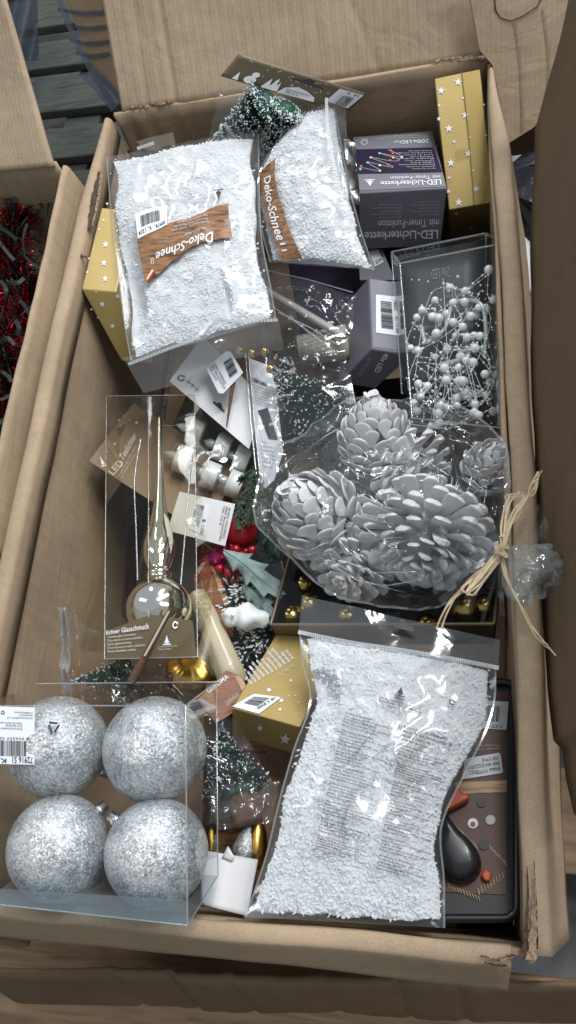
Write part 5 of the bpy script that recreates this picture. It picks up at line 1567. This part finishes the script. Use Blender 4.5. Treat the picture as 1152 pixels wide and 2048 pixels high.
fp = thing('silver_garland_pack', U(702, 330, .22), 'crinkled silver tinsel pack squeezed between snow bag and light box', 'garland pack')
sheet('foil', fp, facet(lambda u, v: U(*bil([(684, 262), (708, 268), (716, 400), (702, 402)], u, v), .262 - .01 * v), 4, .016), 14, 50, M['silver'], smooth=False)
# ---- red berries, cedar, holly
def sphere_at(name, parent, c, R, m, seg=22):
    return lathe(name, parent, c - V((0, 0, R)), V((0, 0, 1)), [(R * (1 - math.cos(k / 14 * math.pi)), max(R * math.sin(k / 14 * math.pi), 1e-5)) for k in range(15)], m, seg)
o = thing('fabric_ball', U(480, 1062, .165), 'red satin ball partly hidden by the white tag', 'ball')
sphere_at('ball', o, U(480, 1062, .185), .020, M['redcloth'])
o = thing('glitter_ball', U(433, 1117, .17), 'small magenta glitter ball beside the red berries', 'ball')
sphere_at('ball', o, U(436, 1117, .187), .011, M['magenta'])
sphere_at('ball', o, U(452, 1100, .178), .008, M['magenta'])
bc = thing('berry_pick', U(470, 1120, .16), 'cluster of shiny red berries above the frosted holly leaf', 'berries')
me = rawmesh('berry', [v * 1.0 for v in sv], sf, M['berry'])
r = random.Random(21)
for i in range(74):
    x, y = r.gauss(462, 22), r.gauss(1122, 18)
    inst('berry', me, Matrix.Translation(U(x, y, .185 + r.uniform(-.012, .012))) @ Matrix.Scale(r.choice((.0022, .0026, .0034)), 4), bc)
for (x, y, R) in ((459, 1146, .0062), (492, 1128, .0055), (472, 1098, .005), (440, 1137, .005), (505, 1100, .005), (483, 1110, .0045)):
    inst('berry', me, Matrix.Translation(U(x, y, .196)) @ Matrix.Scale(R, 4), bc)
def leaf(label, mid, W, z, m, n=3):
    # spiny holly blade: three points a side, hollow between them, raised along the midrib
    o = thing('holly_leaf', U(*mid[0], z), label, 'leaf')
    P = spline([U(x, y, z) for x, y in mid], 12)
    k = len(P) - 1
    def blade(u, v):
        i = min(int(v * k), k - 1)
        p = lerp(P[i], P[i + 1], v * k - i)
        t = (P[i + 1] - P[i]).normalized()
        sd = t.cross(V((0, 0, 1))).normalized()
        s = u * 2 - 1
        ph = (v * (n + .5) + (.18 if s > 0 else 0)) % 1.0
        w = W * (math.sin(math.pi * min(1, v * .93 + .035)) ** .55) * (.58 + .50 * ph ** 2.2)
        q = p + sd * s * w + t * abs(s) * w * .25
        return q + V((0, 0, .004 * (1 - abs(s)) + .0035 * math.sin(v * 7 + s * 2) * abs(s) + .001 * nz(q, 120, 3)))
    sheet('blade', o, blade, 10, 60, M[m], .0006)
    new('midrib', *tube_mesh([p + V((0, 0, .0045)) for p in P], .0007, 5), M[m], o, True)
    return o
leaf('frosted grey-green holly leaf with spiny points beside red berries', [(450, 1102), (490, 1130), (522, 1158), (566, 1192)], .0165, .212, 'holly')
leaf('second frosted holly leaf hanging below over the fir twig', [(488, 1172), (515, 1198), (532, 1222), (552, 1252)], .0135, .200, 'holly')
def sprig(label, stems, n, l, w, m, seed, z, frost=False, name='fir_twig'):
    r = random.Random(seed)
    o = thing(name, U(*stems[0][0], z), label, 'twig')
    nv, nf, fv, ff = [], [], [], []
    for st in stems:
        P = spline([U(x, y, z + r.uniform(-.004, .004)) for x, y in st], 10)
        v, f = tube_mesh(P, .0009, 5)
        new('stem', v, f, M['stump'], o, True)
        for _ in range(n):
            i = r.randrange(1, len(P) - 1)
            t = (P[i + 1] - P[i - 1]).normalized()
            d = (t * r.uniform(.3, 1.0) + V((r.gauss(0, 1), r.gauss(0, 1), r.gauss(.2, .7))).normalized()).normalized()
            s = d.cross(CAM - P[i]).normalized() * w
            L = l * r.uniform(.6, 1.1)
            k = len(nv)
            nv += [P[i] - s, P[i] + s, P[i] + d * L + s * .4, P[i] + d * L - s * .4]
            nf.append((k, k + 1, k + 2, k + 3))
            if frost and r.random() < .5:
                k = len(fv); a, b = P[i] + d * L * .72 + V((0, 0, .0003)), P[i] + d * L * 1.02 + V((0, 0, .0003))
                fv += [a - s * 1.4, a + s * 1.4, b + s * 1.3, b - s * 1.3]; ff.append((k, k + 1, k + 2, k + 3))
    new('needles', nv, nf, M[m], o, kind='stuff')
    if frost: new('frost', fv, ff, M['frost'], o, kind='stuff')
    return o
sprig('green cedar sprig with short scaly twigs above the red ball', [[(520, 950), (495, 985), (470, 1030)], [(505, 960), (512, 990), (490, 1040)], [(525, 970), (515, 1010), (500, 1045)], [(500, 990), (482, 1000), (468, 1012)], [(512, 940), (495, 952), (482, 962)], [(508, 1000), (486, 1030), (478, 1052)]], 170, .007, .0009, 'cedar', 1, .21, name='cedar_sprig')
sprig('frosted fir twig with white needle tips under the holly leaf', [[(520, 1200), (490, 1195), (455, 1215)], [(515, 1205), (480, 1180), (462, 1180)], [(540, 1270), (505, 1285), (465, 1302)], [(535, 1275), (500, 1300), (470, 1330)], [(530, 1180), (500, 1170), (480, 1190)], [(550, 1265), (520, 1270), (460, 1285)]], 130, .017, .0006, 'fir', 2, .185, True)
sprig('dark fir twig deep between red berries and gold-edged box', [[(560, 1090), (535, 1070), (505, 1060)], [(565, 1120), (540, 1110), (520, 1080)], [(550, 1060), (530, 1040), (515, 1030)]], 160, .016, .0006, 'fir', 3, .165)
# ---- white frosted cone cone on the twig
o = thing('white_star_ornament', U(490, 1240, .19), 'lumpy white frosted star ornament on the fir twig', 'ornament')
ax0, ax1 = U(444, 1232, .212), U(540, 1238, .212)
def lump(u, v):
    an = u * 6.283
    x, y, a = frame_of(ax1 - ax0)
    R = .0125 * (math.sin(math.pi * min(max(v, .02), .98)) ** .45) * (1 + .18 * math.sin(v * 15) + .12 * math.sin(an * 3 + v * 8))
    p = lerp(ax0, ax1, v) + (x * math.cos(an) + y * math.sin(an)) * R
    return p + V((0, 0, .0015)) * nz(p, 150, 2)
sheet('body', o, lump, 28, 30, M['frost'])
sphere_at('drop', o, U(466, 1230, .224), .0022, M['pearl'])
# ---- wood-print cards and the cream tube
S = Plane((391, 1146, .19), (412, 1110, .19), (465, 1290, .18))
w1 = card('wood_print_card', 'red-brown wood print card behind the cream tube', 'card', S, [(388, 1150), (412, 1108), (440, 1150), (462, 1210), (470, 1300), (470, 1400), (440, 1400), (398, 1260)], 'red_wood')
lettering(w1, on(S, [(393, 1143), (410, 1118), (415, 1123), (397, 1149)]), 'GEROMA', M['wprint'], .001, .02)
patch('hang_hole', w1, S, [(394, 1160), (398, 1148), (402, 1152), (398, 1168)], M['dark'])
patch('wood_picture', w1, S, [(420, 1124), (440, 1158), (461, 1212), (466, 1262), (450, 1215), (432, 1160)], M['pale_wood'])
cr = thing('cream_tube', U(430, 1290, .17), 'translucent cream ribbed tube between wood card and gold pumpkin', 'tube')
lathe('tube', cr, U(394, 1186, .205), U(462, 1352, .205) - U(394, 1186, .205), [(0, .0085), (.002, .0095), (.04, .0125), (.09, .0150), (.112, .0155)], M['cream'], 30, rib=lambda an: .03 * math.sin(an * 8))
S = Plane((453, 1340, .235), (499, 1386, .225), (430, 1443, .235))
w2 = card('wood_print_card', 'red-brown wood print card corner beside the gold sticker box', 'card', S, [(453, 1340), (482, 1352), (501, 1386), (467, 1425), (432, 1446), (396, 1400)], 'red_wood')
lettering(w2, on(S, [(412, 1379), (453, 1348), (458, 1356), (417, 1388)]), 'GEROMA', M['wprint'], .001, .02)
patch('wood_picture', w2, S, [(470, 1352), (482, 1353), (500, 1386), (490, 1396)], M['pale_wood'])
lettering(w2, on(S, [(448, 1402), (474, 1382), (480, 1392), (454, 1412)]), 'Lichterkette', M['lprint'], .001, 0, .2, 1)
# ---- gold ribbed pumpkin ornament
o = thing('gold_ornament', U(382, 1352, .175), 'satin gold pumpkin-shaped ornament above the bauble box', 'ornament')
c = U(384, 1350, .185)
lathe('body', o, c + V((0, 0, -.02)), V((.05, .35, 1)), [(.0, .004), (.002, .014), (.007, .024), (.014, .029), (.021, .030), (.029, .027), (.035, .019), (.038, .010), (.037, .003)], M['gold'], 72, rib=lambda an: .055 * abs(math.sin(an * 7)))
sphere_at('ball', thing('dark_bauble', U(352, 1357, .17), 'small dark wine-red bauble beside the gold ornament', 'bauble'), U(352, 1358, .19), .012, mat('wine_red', (.10, .01, .02), .2, coat=.5))
# ---- plastic sheath and brown stake at the left
sh = thing('clear_bag', U(145, 1300, .21), 'narrow crinkled clear sleeve standing at the left wall', 'bag')
sheet('film', sh, facet(lambda u, v: U(*bil([(113, 1212), (153, 1212), (172, 1380), (118, 1385)], u, v), .262 - .03 * v + .006 * math.sin(u * 9)), 5, .008), 18, 60, M['film_c'])
sheet('film', sh, facet(lambda u, v: U(*bil([(115, 1214), (132, 1214), (140, 1380), (120, 1385)], u, v), .268 - .03 * v + .006 * math.sin(u * 9)), 6, .008), 10, 60, M['seal'], smooth=False)
sheet('film', sh, facet(lambda u, v: U(*bil([(150, 1240), (400, 1370), (420, 1420), (160, 1400)], u, v), .235 + .01 * math.sin(u * 6)), 7, .010), 50, 20, M['film_c'])
st2 = thing('wooden_stake', U(300, 1300, .2), 'brown bark-covered stake leaning over the topper box base', 'stake')
new('shaft', *tube_mesh([U(342, 1216, .300), U(318, 1262, .297), U(292, 1310, .294), U(264, 1362, .286)], lambda t: .0022 + .0022 * t, 10), M['stump'], st2, True)
new('bark_strip', *ribbon([U(338, 1222, .304), U(313, 1268, .302), U(289, 1312, .300)], .002), M['paper'], st2)
# film of the tree bag in front
tf = thing('clear_bag', U(480, 1560, .21), 'shiny crinkled clear bag around the tree with stump', 'bag')
sheet('film', tf, facet(lambda u, v: U(*bil([(400, 1385), (470, 1440), (560, 1590), (420, 1650)], u, v), .262 - .012 * v), 12, .011), 44, 44, M['film_c'])
sheet('film', tf, facet(lambda u, v: U(*bil([(415, 1570), (556, 1560), (545, 1645), (430, 1660)], u, v), .258), 15, .011), 30, 20, M['film_c'])
# ---- box with bronze edges holding gold ornaments
q_ = [(580, 1114), (1002, 1124), (988, 1248), (541, 1250)]
S = Plane((580, 1114, .210), (1002, 1124, .215), (541, 1250, .225))
gb = thing('ornament_box', S.at(770, 1180, -.05), 'dark bronze-edged window box of gold ornaments under the cone bag', 'box')
F4 = [S.at(*p) for p in q_]
nT = S.n
B4 = [p - nT * .045 for p in F4]
face(gb, F4, 'pvc', 12, 6, .001, 31)
for a, b in zip(F4, F4[1:] + F4[:1]): 
    v, f = tube_mesh([a, (a + b) / 2, b], .0020, 8); new('edge_rail', v, f, M['bronze'], gb, True)
face(gb, B4, 'dark', 4, 4, 0, 32, 'back_panel')
for i in range(4): face(gb, [F4[i], F4[(i + 1) % 4], B4[(i + 1) % 4], B4[i]], 'bronze' if i == 2 else 'dark', 4, 3, 0, 33 + i, 'side_panel')
for i, (x, y, R, m) in enumerate(((575, 1215, .013, 'gold_foil'), (612, 1190, .012, 'gold_foil'), (652, 1150, .010, 'gold'), (600, 1150, .010, 'gold_foil'), (690, 1215, .012, 'gold_foil'), (930, 1200, .017, 'gold_foil'), (968, 1195, .013, 'gold_foil'), (850, 1230, .011, 'gold_foil'))):
    o = thing('gold_bauble', S.at(x, y, -.03), 'gold foil ornament ball inside the bronze-edged window box', 'bauble', 'gold balls in the window box')
    sphere_at('ball', o, S.at(x, y, -.020), R, M[m])
    lathe('cap', o, S.at(x, y, -.020) + nT * R * .95, nT, [(0, .003), (.003, .003), (.004, .001)], M['gold'], 12)
# ---- glue gun set in black tray
S = Plane((890, 1380, .200), (1028, 1380, .200), (890, 1800, .232))
gg = thing('glue_gun_set', S.at(950, 1600, -.03), 'black tray pack of a hot glue gun on brown card', 'blister pack')
def rr_(x0, y0, x1, y1, r, n=5):
    P = []
    for cx, cy, a in ((x1 - r, y0 + r, -90), (x1 - r, y1 - r, 0), (x0 + r, y1 - r, 90), (x0 + r, y0 + r, 180)):
        for k in range(n + 1):
            t = math.radians(a + 90 * k / n)
            P.append((cx + r * math.cos(t), cy + r * math.sin(t)))
    return P
prism('tray', gg, [S.at(x, y, 0) for x, y in rr_(800, 1366, 1034, 1838, 26)], S.n, .03, M['tray'])
o_ = rr_(800, 1366, 1034, 1838, 26); i_ = rr_(806, 1384, 1018, 1828, 20)
v, f = tube_mesh([S.at(x, y, .003) for x, y in o_ + o_[:1]], .0035, 8)
new('tray_rim', v, f, M['black'], gg, True)
patch('backing_card', gg, S, [(806, 1384), (1016, 1384), (1012, 1790), (806, 1780)], mat('glue_card', (.115, .052, .030), .45, var=.25, vscale=20), .0012, .0008)
stp = patch('price_sticker', gg, S, [(962, 1402), (1017, 1405), (1013, 1461), (962, 1458)], M['label'], .0022, .0006)
bars(stp, on(S, [(998, 1446), (960, 1444), (962, 1412), (1000, 1415)]), M['ink'], 16, .003, 3)
lettering(stp, on(S, [(1005, 1458), (982, 1457), (982, 1450), (1005, 1451)]), '71977', M['ink'], .003, .012)
stp = patch('price_sticker', gg, S, [(930, 1519), (997, 1507), (1001, 1510), (1006, 1545), (1002, 1548), (924, 1560)], M['label'], .0024, .0006)
lettering(stp, on(S, [(1002, 1543), (932, 1553), (940, 1521), (997, 1512)]), 'Artikel: 71977EH22\nEAN: 4061562223915\nUVP: 9,99 €', M['ink'], .0032, .006, 0, 1)
lettering(gg, on(S, [(1000, 1500), (950, 1504), (950, 1488), (1000, 1490)]), 'Aufheizzeit: 3-5 min\nTemperatur 150 °C', M['lprint'], .002, 0, 0, 1)
patch('wood_picture', gg, S, [(910, 1565), (1014, 1562), (1013, 1585), (912, 1590)], M['pale_wood'], .002)
r = random.Random(4)
hv, hf = [], []
def tick(x, y, dx, dy):
    k = len(hv)
    hv.extend([S.at(x, y, .0021), S.at(x + 2.2, y + 1, .0021), S.at(x + dx + 2.2, y + dy + 1, .0021), S.at(x + dx, y + dy, .0021)])
    hf.append((k, k + 1, k + 2, k + 3))
for k in range(9): tick(908 + k * 5.2, 1648 + k * 5.0, 5, 12)
for k in range(7): tick(978 + k * 5, 1690 + k * 5, 4, 12)
for k in range(11): tick(895 + k * 6, 1766 + k * 2.5, 4, 11)
for k in range(9): tick(955 + k * 6, 1776 - k * 4, 3, 14)
new('stitch_print', hv, hf, M['pale_wood'], gg)
for (x, y, R, m) in ((946, 1648, 10.5, 'label'), (946, 1650, 5, 'brown_card'), (981, 1641, 10, 'lprint'), (963, 1606, 10, 'dark'), (968, 1690, 11, 'dark')):
    prism('printed_button', gg, [S.at(x + R * math.cos(a * .524), y + R * math.sin(a * .524), .0026 + (.0008 if R < 6 else 0)) for a in range(12)], S.n, .0006, M[m])
gun = thing('glue_gun', S.at(920, 1700, .0), 'black glue gun handle with orange trigger on the brown card', 'glue gun')
def smoothpoly(pts, n=5):
    P = [V((x, y, 0)) for x, y in pts]
    Q = spline(P + P[:1], n)[:-1]
    return [(p.x, p.y) for p in Q]
hp = smoothpoly([(880, 1622), (896, 1636), (918, 1664), (944, 1690), (962, 1722), (960, 1748), (940, 1765), (915, 1768), (890, 1752), (866, 1700)])
cx_, cy_ = sum(p[0] for p in hp) / len(hp), sum(p[1] for p in hp) / len(hp)
vs, fs = [], []
n_ = len(hp)
for (sc_l, hh) in ((1.0, .002), (1.0, .011), (.93, .017), (.78, .021), (.4, .022)):
    vs += [S.at(lerp(cx_, x, sc_l), lerp(cy_, y, sc_l), hh) for x, y in hp]
for j in range(4):
    for k in range(n_): fs.append((j * n_ + k, j * n_ + (k + 1) % n_, (j + 1) * n_ + (k + 1) % n_, (j + 1) * n_ + k))
fs.append(tuple(range(4 * n_, 5 * n_)))
new('handle', vs, fs, M['black'], gun, True)
bevel(prism('trigger', gun, [S.at(x, y, .016) for x, y in ((890, 1628), (918, 1583), (924, 1594), (940, 1600), (938, 1606), (922, 1614), (900, 1626))], S.n, .012, M['orange']), .002)
bevel(prism('cap', gun, [S.at(x, y, .008) for x, y in ((962, 1752), (970, 1738), (984, 1750), (980, 1766), (968, 1764))], S.n, .006, M['orange']), .0015)
# ---- white paper, silver and gold bits near the front wall
wpz = thing('white_paper', U(460, 1760, .23), 'folded white paper sheet at the near wall beside snow bag', 'paper')
sheet('sheet', wpz, lambda u, v: U(*bil([(405, 1700), (516, 1719), (494, 1832), (400, 1808)], u, v), .240 + .012 * v + .004 * math.sin(u * 5)), 12, 12, M['white'], .0005)
sheet('folded_flap', wpz, lambda u, v: U(*bil([(443, 1716), (456, 1692), (470, 1716), (462, 1722)], u, v), .246), 3, 3, M['white'], .0005)
o = thing('silver_drop', U(490, 1690, .2), 'silver glitter drop ornament tucked behind white paper', 'ornament')
lathe('body', o, U(484, 1735, .215), U(500, 1650, .215) - U(484, 1735, .215), [(0, .004), (.006, .010), (.016, .012), (.028, .008), (.040, .001)], M['glitter'], 26)
o = thing('gold_drop', U(516, 1690, .2), 'satin gold drop ornament beside the silver one', 'ornament')
lathe('body', o, U(510, 1740, .212), U(516, 1640, .212) - U(510, 1740, .212), [(0, .004), (.006, .009), (.018, .011), (.032, .009), (.050, .002)], M['gold'], 26)
S = Plane((560, 1500, .14), (640, 1510, .14), (540, 1700, .15))
bx = card('wood_print_card', 'dark wood print card lying under the gold sticker box', 'card', S, [(470, 1470), (640, 1500), (620, 1640), (440, 1720), (420, 1560)], 'wood_label', .02)
# ---- layer below: filler boxes added to make dark depth in the gaps
def low(label, x, y, w, l, z, m, rz=0.0, h=.07):
    c = U(x, y, z)
    R = Matrix.Rotation(rz, 3, 'Z')
    o = thing('carton', c - V((0, 0, h)), label, 'box')
    A_ = c + R @ V((-w / 2, -l / 2, 0))
    hexa('body', o, A_, c + R @ V((w / 2, -l / 2, 0)), c + R @ V((-w / 2, l / 2, 0)), A_ - V((0, 0, h)), M[m])
low('added navy filler carton deep between snow bag and grey light boxes', 700, 560, .16, .12, .12, 'navy', .2, .11)
low('added dark filler carton at the bottom behind the tree topper', 430, 900, .15, .16, .10, 'dark', -.3, .09)
low('added charcoal filler carton below the berries and tubes', 470, 1230, .14, .16, .11, 'dark', .3, .10)
low('added brown filler carton low under the baubles', 230, 1480, .20, .20, .16, 'brown_card', .1, .15)
low('added black filler carton under the pearl box and pine cones', 800, 880, .20, .18, .12, 'tray', .05, .11)
low('added dark brown filler carton under the printed snow bag', 720, 1560, .20, .24, .15, 'brown_card', -.05, .14)
low('added charcoal filler carton under the upside-down light box', 760, 420, .14, .14, .10, 'dark', 0, .09)
